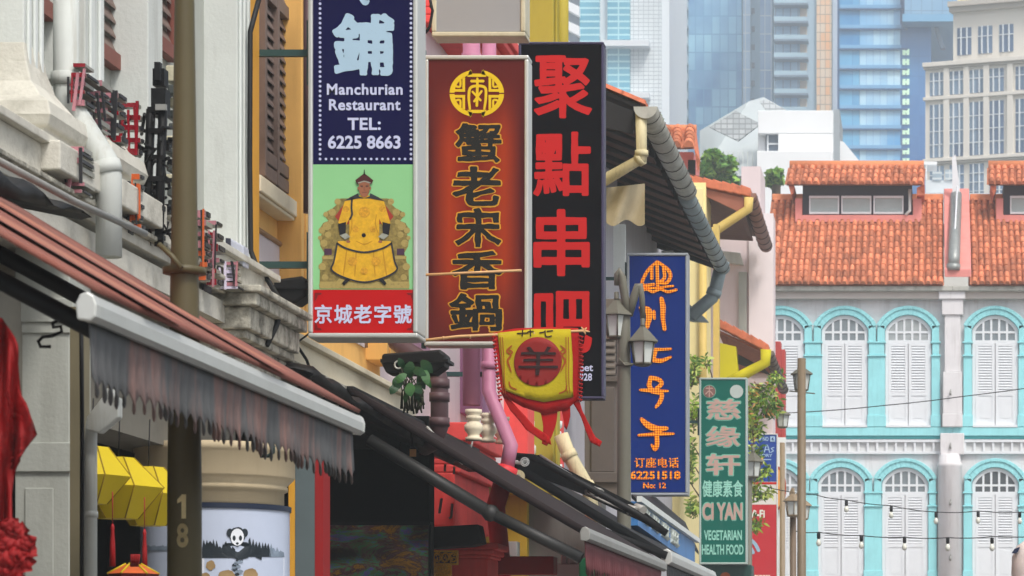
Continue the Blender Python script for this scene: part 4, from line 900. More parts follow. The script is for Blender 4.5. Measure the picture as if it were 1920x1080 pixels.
q.build('lettering', lav, ps[0])
# seated robed figure printed on the panel (a generic seated nobleman)
cxp = 683
goldthrone = M('printed gilt throne', (140, 122, 66), .5, .4, 30, .8, (66, 60, 26), 24, thr=.46)
rob = M('printed yellow robe', (216, 166, 32), .5, .2, 22, .5, (160, 112, 22), 14, thr=.5)
rob2 = M('printed shaded robe folds', (184, 132, 20), .5, .1, 6)
trim_p = M('printed dark robe trim', (44, 44, 50), .5, .4, 40); black_p = M('printed black cuff', (22, 20, 26), .5, .1, 4)
skin_p = M('printed face', (150, 94, 66), .5, .12, 16); hat_p = M('printed dark red hat', (74, 24, 24), .5, .2, 9); silver_p = M('printed silver trim', (150, 152, 140), .5, .3, 30)
red_cl = M('printed red cushion', (150, 44, 30), .5, .2, 9); gold2 = M('printed light gilt', (168, 148, 86), .5, .4, 40, .6, (84, 74, 34), 40)
def sym(pts): return pts + [(2 * cxp - u, v) for u, v in reversed(pts)]
q = MB()
q.ppoly(sym([(683, 368), (650, 372), (640, 372), (632, 374), (631, 384), (622, 392), (613, 396), (611, 408), (616, 414), (606, 418), (600, 428), (603, 440), (599, 446), (601, 462), (608, 474), (604, 490), (600, 500), (599, 541)]), YS, .002, 0)
for sg in (-1, 1):
    for (du, v, r_) in ((50, 378, 6), (60, 398, 7), (72, 402, 5), (70, 424, 8), (80, 432, 6), (76, 456, 7), (68, 440, 6), (79, 500, 7), (74, 520, 6), (80, 535, 5), (62, 416, 5), (83, 446, 4)):
        q.disc(cxp + sg * du, v, YS - .002, r_, .0012, 1, 9)
q.pbox(600, 528, 767, 541, YS - .0035, .001, 1); q.pbox(608, 466, 622, 478, YS - .0035, .001, 3); q.pbox(744, 466, 758, 478, YS - .0035, .001, 3); q.pbox(604, 480, 626, 486, YS - .0035, .001, 1); q.pbox(740, 480, 762, 486, YS - .0035, .001, 1)
q.ppoly(sym([(683, 372), (655, 376), (644, 384), (628, 406), (640, 420), (683, 420)]), YS - .003, .001, 2)
q.build('printed_throne', [goldthrone, gold2, red_cl, M('printed purple cushion', (70, 44, 66), .5, .2, 20)], ps[1])
q = MB(); L = YS - .0045
q.ppoly(sym([(683, 452), (632, 455), (624, 490), (622, 505), (640, 519), (660, 528), (683, 530)]), L, .001, 0)
for u in (650, 668, 700, 718): q.stroke([(u, 470), (u + (u - cxp) * .12, 500), (u + (u - cxp) * .2, 518)], [2, 3, 1], L - .001, .0008, 1)
q.ppoly(sym([(683, 366), (670, 367), (655, 370), (646, 378), (640, 398), (634, 418), (648, 424), (655, 410), (655, 452), (634, 452), (632, 458), (656, 470), (683, 474)]), L - .002, .001, 0)
for pth in (((658, 402), (660, 420), (656, 440)), ((706, 402), (704, 420), (710, 440)), ((668, 452), (683, 458), (698, 452))): q.stroke(pth, [1, 2, 1], L - .0032, .0008, 1)
q.ppoly([(629, 530), (636, 522), (650, 526), (640, 540)], L, .001, 2); q.ppoly([(737, 530), (730, 522), (716, 526), (726, 540)], L, .001, 2)
for du, v, r_ in ((0, 398, 11), (-34, 392, 6), (34, 392, 6), (-22, 490, 9), (22, 490, 9), (0, 508, 7), (-16, 430, 6), (16, 430, 6)): q.disc(cxp + du, v, L - .0034, r_, .0006, 3, 14, .95)
q.build('printed_robe', [rob, rob2, gold2, M('printed robe embroidery', (206, 150, 34), .5, .35, 60, .6, (140, 96, 24), 40, thr=.48)], ps[1])
q = MB(); L2 = L - .004
q.stroke([(632, 456), (650, 466), (683, 473), (716, 466), (734, 456)], 3.4, L2, .001, 0); q.stroke([(632, 457), (626, 490), (622, 506), (645, 520), (683, 529), (721, 520), (744, 506), (740, 490), (734, 457)], 3.2, L2, .001, 0)
q.stroke([(660, 372), (659, 390), (660, 402), (656, 411)], 3.6, L2, .001, 0); q.ppoly(sym([(683, 372), (673, 368), (672, 362), (656, 370), (645, 377), (662, 374), (672, 372)]), L2, .001, 0)
for sg in (-1, 1):
    q.ppoly([(cxp + sg * 49, 420), (cxp + sg * 34, 416), (cxp + sg * 35, 437), (cxp + sg * 46, 441)], L2, .001, 1)
    q.ppoly([(cxp + sg * 46, 441), (cxp + sg * 34, 437), (cxp + sg * 26, 444), (cxp + sg * 36, 449)], L2, .001, 3); q.disc(cxp + sg * 30, 453, L2, 4, .001, 2, 8, .6)
    q.ppoly([(cxp + sg * 42, 531), (cxp + sg * 34, 522), (cxp + sg * 26, 524), (cxp + sg * 38, 535)], L2 - .001, .001, 1)
q.disc(682, 441, L2, 4, .001, 1, 10)
q.build('printed_trim', [trim_p, black_p, skin_p, silver_p], ps[1])
q = MB(); L3 = L2 - .002
q.ppoly(sym([(683, 370), (678, 368), (674, 362), (673, 350), (673, 342), (683, 341)]), L3, .001, 0)
for sg in (-1, 1): q.stroke([(cxp + sg * 3, 350), (cxp + sg * 7, 350)], 1.4, L3 - .001, .0006, 1); q.stroke([(cxp + sg * 3, 347.5), (cxp + sg * 7.5, 347.3)], .8, L3 - .001, .0006, 1); q.disc(cxp + sg * 11, 353, L3, 2, .001, 0, 7, 1.6)
q.stroke([(683, 351), (682.3, 356), (684.5, 356.5)], 1, L3 - .001, .0006, 2); q.stroke([(679, 360.5), (687, 360.5)], 1.3, L3 - .001, .0006, 2)
q.ppoly(sym([(683, 325), (676, 330), (666, 338), (669, 344), (672, 346), (675, 342), (683, 340)]), L3 - .001, .001, 3)
q.stroke([(672, 343), (683, 340), (694, 343)], 2.2, L3 - .0022, .0006, 4); q.stroke([(683, 318), (683, 327)], [1, 3], L3 - .001, .001, 1)
q.build('printed_head', [skin_p, black_p, M('printed lip shadow', (110, 60, 46), .5), hat_p, silver_p], ps[1])
q = MB(); q.text('京城老字號', 590, 571, 772, 607, YS, .004, 0, off=.022, space=1.12, brush=.012); q.build('lettering', lav, ps[2])
q = MB()
for sx, sy in ((0, 0), (1, 0), (0, 1), (1, 1)):
    u = 590 if not sx else 776; v = 549 if not sy else 619; du = 1 if not sx else -1; dv = 1 if not sy else -1
    q.ppoly([(u, v), (u + du * 14, v), (u + du * 11, v + dv * 4), (u + du * 6, v + dv * 4), (u + du * 5, v + dv * 9), (u + du * 2, v + dv * 14), (u, v + dv * 16)], YS, .002, 0)
q.build('corner_ornament', M('dark red ornament', (120, 4, 10), .4), ps[2])
# ---- red sign
YR = 26.3
def red_bands():
    """maroon ground with two broad orange bands"""
    m = M('banded red orange panel', (160, 30, 14), .5, spec=.15); n = m.node_tree.nodes; l = m.node_tree.links; b = n['Principled BSDF']
    tc = n.new('ShaderNodeTexCoord'); sp = n.new('ShaderNodeSeparateXYZ'); l.new(tc.outputs['Object'], sp.inputs[0])
    mr = n.new('ShaderNodeMapRange'); mr.inputs[1].default_value = -.5; mr.inputs[2].default_value = .5; l.new(sp.outputs['X'], mr.inputs[0])
    cr = n.new('ShaderNodeValToRGB'); e = cr.color_ramp.elements; D, O, R = (.07, .007, .008, 1), (.34, .034, .005, 1), (.20, .014, .005, 1)
    e[0].position = 0; e[0].color = D; e[1].position = 1; e[1].color = D
    for p_, c_ in ((.08, D), (.25, O), (.42, R), (.55, R), (.76, O), (.92, D)): x = e.new(p_); x.color = c_
    l.new(mr.outputs[0], cr.inputs[0])
    zr_ = n.new('ShaderNodeMapRange'); zr_.interpolation_type = 'SMOOTHSTEP'; zr_.inputs[1].default_value = 2.55; zr_.inputs[2].default_value = 1.75; l.new(sp.outputs['Z'], zr_.inputs[0])
    zb = n.new('ShaderNodeMapRange'); zb.interpolation_type = 'SMOOTHSTEP'; zb.inputs[1].default_value = -.05; zb.inputs[2].default_value = .9; l.new(sp.outputs['Z'], zb.inputs[0])
    mu = n.new('ShaderNodeMath'); mu.operation = 'MULTIPLY'; l.new(zr_.outputs[0], mu.inputs[0]); l.new(zb.outputs[0], mu.inputs[1])
    mx = n.new('ShaderNodeMix'); mx.data_type = 'RGBA'; mx.inputs['A'].default_value = (.10, .009, .008, 1); l.new(mu.outputs[0], mx.inputs['Factor']); l.new(cr.outputs[0], mx.inputs['B']); l.new(mx.outputs['Result'], b.inputs['Base Color']); return m
s2, ps = sign('red and orange sign with black brush characters and a round yellow emblem', 795, 103, 991, 648, YR, .22, 8, alu, [('panel', 803, 110, 985, 641, red_bands())], (140, 600))
yl = M('yellow emblem paint', (222, 190, 14), .45, .06, 5); gold_o = M('gold outline ink', (206, 150, 40), .45, .1, 5); ink = M('black lettering ink', (14, 16, 14), .45, .1, 4)
q = MB(); cx, cy, rr = 894, 175, 51
ro, ri = 51, 42
def arc(a0, a1, r0, r1, sy=.87, n=14):
    o = [(cx + r0 * math.cos(a0 + (a1 - a0) * k / n), cy + sy * r0 * math.sin(a0 + (a1 - a0) * k / n)) for k in range(n + 1)]
    i = [(cx + r1 * math.cos(a0 + (a1 - a0) * k / n), cy + sy * r1 * math.sin(a0 + (a1 - a0) * k / n)) for k in range(n + 1)]
    for k in range(n): q.ppoly([o[k], o[k+1], i[k+1], i[k]], YR, .003, 0)
for s0 in (0, math.pi):
    arc(s0 + .03, s0 + math.pi / 2 - .2, ro, ri); arc(s0 + math.pi / 2 + .2, s0 + math.pi - .03, ro, ri)
for sy in (-1, 1):
    q.ppoly([(882, cy + sy * 45), (876, cy + sy * 31), (912, cy + sy * 31), (906, cy + sy * 45), (902, cy + sy * 37), (886, cy + sy * 37)], YR, .003, 0)
    for sx in (-1, 1):
        q.ppoly([(cx + sx * 22, cy + sy * 3), (cx + sx * 45, cy + sy * 3), (cx + sx * 45, cy + sy * 8), (cx + sx * 22, cy + sy * 8)], YR, .0028, 0)
        q.ppoly([(cx + sx * 22, cy + sy * 8), (cx + sx * 27, cy + sy * 8), (cx + sx * 27, cy + sy * 30), (cx + sx * 22, cy + sy * 30)], YR, .003, 0)
        q.stroke([(cx + sx * 38, cy + sy * 13), (cx + sx * 31, cy + sy * 13), (cx + sx * 31, cy + sy * 27)], 4, YR, .0026, 0, sub=3)
q.stroke([(881, 205), (879, 180), (884, 163), (908, 163), (911, 180), (908, 205)], [4, 5, 5, 5, 5, 4], YR, .003, 0); q.stroke([(895, 147), (895, 163), (894, 198)], [4, 5, 5], YR, .0034, 0)
q.stroke([(886, 172), (901, 188)], 4, YR, .0031, 0); q.stroke([(903, 171), (889, 190)], 4, YR, .0029, 0); q.stroke([(884, 152), (906, 152)], 5, YR, .0027, 0)
q.build('emblem', yl, ps[0])
rows = (('蟹', 853, 231, 941, 305), ('老', 847, 311, 940, 387), ('宋', 852, 389, 941, 464), ('香', 846, 470, 944, 543), ('鍋', 842, 550, 942, 621))
q = MB(); q2 = MB()
for ch, a, b, c, d in rows:
    q.text(ch, a - 2, b - 2, c + 2, d + 2, YR, .003, 0, off=.052, warp=.02, brush=.02); q2.text(ch, a + .5, b + .5, c - .5, d - .5, YR - .003, .003, 0, off=.026, warp=.02, brush=.02)
q.build('outline', gold_o, ps[0]); q2.build('lettering', ink, ps[0])
# ---- black sign with red characters
YB = 30.5
blackp = M('black sign panel', (9, 8, 13), .45, .2, 2, .15, (24, 24, 34), 3, spec=.04); red_l = M('red sign lettering', (190, 6, 6), .45, .05, 3)
s3, ps = sign('black sign with big red characters behind the red sign', 972, 78, 1132, 748, YB, .2, 5, M('dark violet grey edge', (60, 56, 84), .5, .15, 5), [('panel', 977, 83, 1128, 743, blackp)], (200, 700))
q = MB()
for ch, a, b, c, d in (('聚', 1001, 104, 1110, 222), ('點', 1000, 247, 1108, 368), ('串', 1000, 392, 1106, 518), ('吧', 1001, 546, 1110, 662)):
    q.text(ch, a, b, c, d, YB, .004, 0, off=.022, brush=.006)
q.build('lettering', red_l, ps[0])
q = MB(); q.text('Street', 1062, 682, 1112, 696, YB, .003, 0, off=.02); q.text('3928', 1079, 700, 1110, 714, YB, .003, 0, off=.02); q.build('lettering', lav, ps[0])
# ---- blank grey sign box
s4, ps = sign('blank grey sign box with pale frame above the red sign', 809, -120, 985, 68, 27.6, .3, 9, M('yellowed pale frame', (196, 190, 166), .5, .08, 4, .4, (140, 126, 90), 3), [('panel', 818, -110, 976, 59, M('blank grey panel', (150, 152, 156), .5, .05, 1))], (-40,))
# ---- blue sign of light bulbs
YL = 44.0
def led():
    m = bpy.data.materials.new('orange bulbs'); m.use_nodes = True; n = m.node_tree.nodes; l = m.node_tree.links; b = n['Principled BSDF']
    tc = n.new('ShaderNodeTexCoord'); sp = n.new('ShaderNodeSeparateXYZ'); l.new(tc.outputs['Object'], sp.inputs[0]); d2 = []
    for ax in ('X', 'Z'):
        a = n.new('ShaderNodeMath'); a.operation = 'MULTIPLY'; a.inputs[1].default_value = 27; l.new(sp.outputs[ax], a.inputs[0])
        f = n.new('ShaderNodeMath'); f.operation = 'FRACT'; l.new(a.outputs[0], f.inputs[0])
        s_ = n.new('ShaderNodeMath'); s_.operation = 'SUBTRACT'; s_.inputs[1].default_value = .5; l.new(f.outputs[0], s_.inputs[0])
        p_ = n.new('ShaderNodeMath'); p_.operation = 'MULTIPLY'; l.new(s_.outputs[0], p_.inputs[0]); l.new(s_.outputs[0], p_.inputs[1]); d2.append(p_.outputs[0])
    ad = n.new('ShaderNodeMath'); ad.operation = 'ADD'; l.new(d2[0], ad.inputs[0]); l.new(d2[1], ad.inputs[1])
    cr = n.new('ShaderNodeValToRGB'); cr.color_ramp.elements[0].position = .06; cr.color_ramp.elements[0].color = (1, .4, .02, 1); cr.color_ramp.elements[1].position = .22; cr.color_ramp.elements[1].color = (.5, .07, .003, 1)
    l.new(ad.outputs[0], cr.inputs[0]); l.new(cr.outputs[0], b.inputs['Base Color']); l.new(cr.outputs[0], b.inputs['Emission Color']); b.inputs['Emission Strength'].default_value = .22; b.inputs['Specular IOR Level'].default_value = .05; return m
ledm = led()
blue_p = M('royal blue panel', (4, 42, 118), .55, .06, 2, .15, (6, 20, 84), 3, True, spec=.05)
s5, ps = sign('royal blue sign with orange light bulb characters and a sailboat', 1175, 474, 1290, 929, YL, .3, 5, M('grey blue sign frame', (150, 156, 162), .5, .06, 4), [('panel', 1180, 480, 1285, 923, blue_p)], (520, 770))
q = MB(); Y = YL; th = .02
# sailboat
q.stroke([(1232, 490), (1214, 508), (1204, 533), (1226, 533)], [4, 6, 6, 5], Y, th); q.stroke([(1232, 490), (1252, 505), (1257, 518), (1250, 530), (1236, 530)], [5, 7, 7, 6, 5], Y, th - .002)
q.stroke([(1232, 492), (1233, 535)], 6, Y, th - .001); q.stroke([(1222, 500), (1222, 522)], 6, Y, th - .003); q.stroke([(1244, 502), (1246, 520), (1238, 528)], 6, Y, th - .003)
q.stroke([(1205, 537), (1220, 540), (1262, 536)], 4, Y, th); q.stroke([(1200, 546), (1212, 542), (1224, 547), (1238, 542), (1252, 547), (1268, 543)], 5, Y, th)
q.build('bulb_sailboat', ledm, ps[0])
q = MB(); q.stroke([(1202, 577), (1215, 582), (1217, 595), (1213, 613)], [8, 13, 11, 8], Y, th); q.stroke([(1226, 584), (1227, 597)], [6, 5], Y, th); q.stroke([(1240, 560), (1243, 575), (1243, 597), (1246, 617)], [8, 10, 8, 7], Y, th); q.build('bulb_character', ledm, ps[0])
q = MB(); q.stroke([(1208, 650), (1202, 662), (1206, 676)], [6, 5, 5], Y, th); q.stroke([(1225, 655), (1240, 655), (1258, 654)], [6, 5, 4], Y, th); q.stroke([(1230, 657), (1226, 668)], [6, 8], Y, th - .002); q.stroke([(1222, 674), (1240, 676), (1258, 669)], [9, 8, 4], Y, th - .001); q.build('bulb_character', ledm, ps[0])
q = MB(); q.stroke([(1220, 708), (1217, 722), (1222, 730)], [7, 9, 8], Y, th); q.stroke([(1220, 708), (1236, 712), (1240, 720), (1230, 729)], [8, 8, 8, 7], Y, th - .001); q.stroke([(1200, 731), (1220, 732), (1252, 733)], [4, 7, 4], Y, th - .002); q.stroke([(1222, 734), (1240, 738), (1238, 752), (1230, 763)], [7, 8, 8, 5], Y, th - .003); q.build('bulb_character', ledm, ps[0])
q = MB(); q.stroke([(1203, 786), (1215, 797), (1232, 804), (1250, 803)], [7, 12, 12, 7], Y, th); q.stroke([(1240, 805), (1230, 814)], 7, Y, th - .002); q.stroke([(1197, 816), (1226, 814), (1263, 813)], [4, 7, 4], Y, th - .001); q.stroke([(1231, 814), (1232, 832), (1228, 842), (1222, 834)], [8, 9, 8, 4], Y, th - .003); q.build('bulb_character', ledm, ps[0])
q = MB()
q.text('订座电话', 1190, 858, 1273, 877, Y, th, 0, off=.02, space=1.1); q.text('62251518', 1182, 883, 1276, 899, Y, th, 0, off=.035); q.text('No: 12', 1206, 905, 1249, 916, Y, th, 0, off=.035)
q.build('bulb_lettering', ledm, ps[0])
# ---- green sign
YG = 53.0
green_s = M('jade green panel', (4, 98, 84), .55, .06, 1.5, .2, (6, 90, 76), 2, True, spec=.15); pinkg = M('faded pink lettering', (192, 158, 146), .5, .06, 4); paleg = M('pale mint lettering', (150, 208, 190), .5, .05, 4); mint = M('mint outline', (120, 190, 168), .5, .05, 4)
s6, ps = sign('jade green vegetarian food sign with faded pink characters', 1311, 708, 1401, 1058, YG, .25, 3.5, M('pale grey green frame', (172, 186, 180), .5, .06, 4), [('panel', 1314.5, 711.5, 1397.5, 1054.5, green_s)], (790,))
q = MB(); q2 = MB()
for ch, a, b, c, d in (('慈', 1325, 748, 1388, 787), ('缘', 1324, 800, 1387, 838), ('轩', 1324, 851, 1388, 891)):
    q.text(ch, a - 2, b - 2, c + 2, d + 2, YG, .004, 0, off=.048, brush=.008); q2.text(ch, a, b, c, d, YG - .006, .004, 0, off=.02, brush=.008)
q.text('CI YAN', 1315.5, 941, 1393.5, 977, YG, .004, 0, off=.062); q2.text('CI YAN', 1317, 943, 1392, 975, YG - .006, .004, 0, off=.04)
q.disc(1381, 734, YG, 12.5, .003, 1, 24); q.disc(1330, 734, YG, 12.5, .003, 0, 24); q2.disc(1330, 734, YG - .004, 11.5, .003, 1, 24)
q.build('outline', [mint, M('pale grey disc', (186, 196, 190), .5)], ps[0]); q2.build('lettering', [pinkg, M('dark rose disc', (128, 92, 84), .5, .3, 20)], ps[0])
q = MB(); q.stroke([(1324, 728), (1336, 728)], 2, YG - .008, .002); q.stroke([(1330, 724), (1330, 744)], 2, YG - .0085, .002); q.stroke([(1323, 739), (1330, 733), (1337, 740)], 2, YG - .009, .002); q.build('disc_mark', pinkg, ps[0])
q = MB(); q.text('健康素食', 1317, 900, 1393, 932, YG, .004, 0, off=.02); q.text('VEGETARIAN', 1320, 994, 1391, 1013, YG, .004, 0, off=.025); q.text('HEALTH FOOD', 1316, 1021, 1394, 1040, YG, .004, 0, off=.025); q.build('lettering', paleg, ps[0])
r = thing('sign_box', 'dark green sign box below the jade green sign', 'sign', (X(1360, 54), 54, Z(1200, 54))); q = MB(); q.pbox(1314, 1058.5, 1409, 1200, 53.2, .8); q.build('body', M('dark green box', (24, 62, 56), .5, .1, 3), r, bevel=.02)
q = MB(); q.disc(1360, 1080, 53.19, 9, .01, 0, 16, .8); q.build('mark', M('orange mark', (150, 70, 30), .5), r)
# ---- blue, white and red banner board
YK = 66.0
s7, ps = sign('blue, white and red board partly hidden by leaves', 1394, 813, 1458, 1180, YK, .16, 2, M('white board edge', (206, 210, 214), .5), [('blue_panel', 1396, 815, 1456, 903, M('shop board blue', (20, 62, 150), .45, .05, 3)), ('white_panel', 1396, 903.3, 1456, 946, M('shop board white', (208, 206, 208), .5, .05, 3)), ('red_panel', 1396, 946.3, 1456, 1178, M('shop board red', (182, 34, 50), .45, .05, 3))], ())
q = MB(); q.text('SHOP NO', 1410, 819, 1441, 827, YK, .01, 0, off=.02); q.pbox(1444, 818, 1453, 828, YK - .01, .01); q.stroke([(1433, 848), (1438, 834), (1443, 848)], 1.6, YK, .01); q.stroke([(1435, 843), (1441, 843)], 1.4, YK, .012); q.stroke([(1451, 839), (1446, 841), (1450, 845), (1445, 848)], 1.4, YK, .01); q.text('P STORY', 1411, 851, 1448, 857, YK, .01, 0, off=.01); q.pbox(1418, 861, 1446, 862.5, YK - .01, .01); q.build('lettering', M('pale board lettering', (160, 190, 220), .5), ps[0])
q = MB(); q.text('4', 1446.5, 819.5, 1450.5, 826.5, YK - .012, .005, 0, off=.02); q.build('house_number', blue_p, ps[0])
q = MB(); q.pbox(1396, 904, 1456, 908, YK - .008, .008); q.build('red_stripe', red_p, ps[1])
q = MB(); q.text('Wi-Fi', 1398, 956, 1434, 971, YK, .01, 0, off=.035); q.text('EAT', 1397, 984, 1420, 989, YK, .01, 0, off=.02); q.text('o', 1404, 1066, 1412, 1074, YK, .01, 0, off=.03); q.text('coupons', 1410, 1078, 1444, 1088, YK, .01, 0, off=.03); q.build('lettering', white_trim, ps[2])
q = MB()
for k, r_ in enumerate((14, 26, 38)): q.stroke([(1390 + r_ * math.cos(a) * .9, 1045 - r_ * math.sin(a)) for a in (.35, .7, 1.05, 1.4)], 6.5, YK, .01)
q.build('signal_mark', M('pale blue signal mark', (140, 174, 204), .5), ps[2])
r = thing('shop_sign', 'narrow white sign edge with a round orange emblem beside the blue board', 'sign', (X(1464, 68), 68, 1)); q = MB(); q.pbox(1458, 820, 1473, 1180, 68, .3); q.build('body', tw_white, r)
q = MB(); q.ppoly([(1457 + 17 * math.cos(a), 915 + 41 * math.sin(a)) for a in [k * math.pi / 14 - math.pi / 2 for k in range(15)]], 67.9, .06, 0); q.build('emblem', M('brown red emblem rim', (170, 70, 30), .5), r)
q = MB(); q.ppoly([(1457 + 12 * math.cos(a), 915 + 36 * math.sin(a)) for a in [k * math.pi / 14 - math.pi / 2 for k in range(15)]], 67.83, .03, 0); q.build('emblem_face', M('orange emblem face', (226, 160, 90), .5), r)
q = MB()
for k in range(9): q.pbox(1464, 1005 + k * 8, 1467, 1010 + k * 8, 67.95, .04)
q.build('red_marks', red_p, r)
r = thing('shop_sign', 'slim white upright sign with blurred grey letters between the lamp posts', 'sign', (X(1484, 63), 63, 1)); q = MB(); q.pbox(1479, 920, 1491, 1180, 63, .1); q.build('body', tw_white, r)
q = MB()
for k in range(12): q.pbox(1481, 972 + k * 7, 1489, 976 + k * 7, 62.98, .015)
q.build('lettering', M('grey letter marks', (120, 130, 136), .6), r)
# ================================================================== bamboo poles and the yellow flag
bamboo = M('bamboo pole', (206, 164, 116), .55, .12, 8)
q = MB(); q.tube([P(780, 640, 24.6), P(860, 631, 24.6), P(1096, 620, 24.6)], [.014, .014, .011], 8)
for u in (830, 880, 1000): q.tube([P(u, 634 - (u - 830) * .052, 24.6), P(u + 3, 634 - (u - 830) * .052, 24.6)], .017, 8)
for a in ((1100, 614), (1106, 622), (1098, 627), (1090, 613)): q.tube([P(1095, 620, 24.6), P(*a, 24.6)], [.012, .005], 6)
single(q, 'flag_pole', bamboo, 'bamboo pole that carries the yellow flag', 'pole')
q = MB(); q.tube([P(760, 517, 25.9), P(978, 507, 25.9)], .012, 8); single(q, 'bamboo_pole', bamboo, 'thin bare bamboo pole crossing the red sign', 'pole')
fl_ = thing('flag', 'yellow and red triangular tailed flag with a black character in a red disc', 'flag', P(1005, 620, 24.6))
YF = 24.6
def wave(p):
    u = U0 + p.x * F / p.y; v = V0 - (p.z - HC) * F / p.y; k = max(0, (v - 620) / 150)
    return p + Vector((.012 * k * math.sin(v * .05), -.022 * k * math.sin(u * .05 + 1 + v * .01), 0))
def cloth(pts_list, off, th, m_, name, mat, parent):
    b = bmesh.new()
    for pts in pts_list:
        vs = [b.verts.new(P(u, v, YF - off)) for u, v in pts]; b.faces.new(vs)
    bmesh.ops.triangulate(b, faces=b.faces[:])
    for _ in range(3): bmesh.ops.subdivide_edges(b, edges=[e for e in b.edges if e.calc_length() > .035], cuts=1, use_grid_fill=True); bmesh.ops.triangulate(b, faces=b.faces[:])
    b.verts.index_update(); q = MB(); q.v = [v.co.copy() for v in b.verts]; 
    for f in b.faces: q.idx([v.index for v in f.verts], 0, True)
    b.free(); o = q.build(name, mat, parent, deform=wave); md = o.modifiers.new('solidify', 'SOLIDIFY'); md.thickness = th; md.offset = 0; return o
fy = M('yellow flag cloth', (182, 164, 24), .95, .08, 6, .25, (170, 140, 20), 4, bump=.2); fr_ = M('red flag cloth', (166, 14, 14), .95, .1, 6, .2, (140, 10, 12), 4, bump=.2)
fd = M('dark red flag disc', (132, 20, 16), .7, .06, 5)
cloth([[(924, 624), (965, 616), (1030, 613), (1084, 615), (1090, 660), (1086, 748), (1060, 768), (1018, 777), (980, 764), (944, 742), (934, 690)]], 0, .004, 0, 'border', fr_, fl_)
cloth([[(933, 624), (1000, 617), (1070, 617), (1072, 690), (1076, 744), (1020, 754), (990, 748), (948, 732), (938, 680)]], .012, .003, 0, 'field', fy, fl_)
cloth([[(1008 + 45 * math.cos(k * math.pi / 16), 678 + 46 * math.sin(k * math.pi / 16)) for k in range(32)]], .02, .003, 0, 'disc', fd, fl_)
q = MB(); q.text('羊', 972, 650, 1046, 704, YF - .03, .003, 0, off=.006, brush=.012); q.text('林家', 970, 618, 1036, 632, YF - .018, .003, 0, off=.012, space=1.5) if False else None
for a in (((970, 625), (990, 624)), ((980, 619), (979, 630)), ((990, 622), (1000, 621)), ((994, 618), (995, 630)), ((1012, 624), (1022, 622)), ((1022, 620), (1024, 631), (1034, 630)), ((1026, 621), (1036, 620))): q.stroke(a, 2.2, YF - .018, .002)
q.build('lettering', M('black flag ink', (40, 12, 14), .7), fl_, deform=wave)
q = MB()
for u in (941, 945, 1061, 1066):
    q.stroke([(u - 3 if u < 1000 else u, 632), (u, 690), (u + 4, 737)], 1.2, YF - .018, .002)
for sg, u in ((1, 953), (-1, 1057)):
    q.stroke([(u + sg * 6, 648), (u - sg * 3, 658), (u + sg * 4, 666), (u - sg * 2, 676), (u + sg * 3, 690), (u + sg * 6, 698)], [2, 4, 3, 4, 3, 1], YF - .018, .002); q.stroke([(u + sg * 2, 656), (u + sg * 7, 660), (u + sg * 3, 664)], 2.4, YF - .019, .002)
for u, v, sg in ((956, 728, 1), (1064, 735, -1)): q.stroke([(u, v - 12), (u + sg * 3, v - 3), (u + sg * 14, v + 2)], 2.5, YF - .018, .002)
q.build('ornament', M('flag ornament ink', (160, 74, 16), .7), fl_, deform=wave)
tails = [[(934, 722), (950, 740), (972, 768), (1000, 800), (1030, 818), (1036, 834), (1020, 828), (985, 806), (955, 770)], [(1010, 766), (1044, 764), (1040, 790), (1034, 818), (1028, 836), (1018, 832), (1016, 800)], [(1050, 762), (1068, 758), (1066, 780), (1060, 806), (1055, 800), (1052, 780)], [(1072, 752), (1086, 746), (1090, 770), (1098, 788), (1112, 812), (1118, 820), (1131, 828), (1128, 838), (1110, 830), (1096, 806), (1084, 776)]]
for t in tails: cloth([t], -.01, .003, 0, 'tail', fr_, fl_)
q = MB()
for k in range(17):
    v = 630 + k * 7.4; u = 926 + (v - 624) * .1; q.tube([P(u + 3, v, YF), P(u - 3, v + 1.5, YF - .01), P(u - 1, v + 5, YF)], [.008, .012, .006], 5)
    u = 1088 - abs(v - 660) * .03; q.tube([P(u - 2, v, YF), P(u + 5, v + 1.5, YF - .01), P(u + 3, v + 5, YF)], [.008, .012, .006], 5)
q.build('fringe', fr_, fl_)
# ================================================================== lamps
lamp_mat = M('olive grey lamp paint', (104, 102, 90), .5, .08, 4, .25, (66, 64, 54), 3); lamp_gl = M('frosted lantern glass', (206, 210, 206), .25, .06, 3, .3, (160, 166, 164), 5, spec=.5); lamp_tan = M('tan lamp paint', (140, 122, 98), .5, .08, 4)
pole_mat = M('olive brown pole paint', (84, 76, 50), .5, .1, 2, .35, (60, 52, 36), 2, True)
def lantern(c, s, parent, mat, glass, roof_h=.55):
    """six sided street lantern hanging from c (neck bottom); s = body width"""
    x, y, z = c; q = MB(); n = 6; a0 = math.pi / 6 + .2
    q.lathe([(.06 * s, z + .3 * s), (.09 * s, z + .28 * s), (.09 * s, z + .02), (.12 * s, z)], x, y, 10)
    q.lathe([(.1 * s, z), (.62 * s, z - roof_h * s), (.64 * s, z - roof_h * s - .05 * s), (.5 * s, z - roof_h * s - .07 * s)], x, y, n, 0, False, a0)
    zt = z - roof_h * s - .06 * s; zb = zt - .82 * s
    for k in range(n):
        a = a0 + 2 * math.pi * k / n; q.tube([(x + .48 * s * math.cos(a), y + .48 * s * math.sin(a), zt), (x + .36 * s * math.cos(a), y + .36 * s * math.sin(a), zb)], .03 * s, 5)
    q.lathe([(.38 * s, zb + .05 * s), (.39 * s, zb), (.3 * s, zb - .06 * s), (.12 * s, zb - .1 * s)], x, y, n, 0, False, a0)
    ln = q.build('lantern', mat, parent)
    q = MB(); q.lathe([(.44 * s, zt), (.33 * s, zb + .03 * s)], x, y, n, 0, False, a0); q.build('glass', glass, ln); return ln
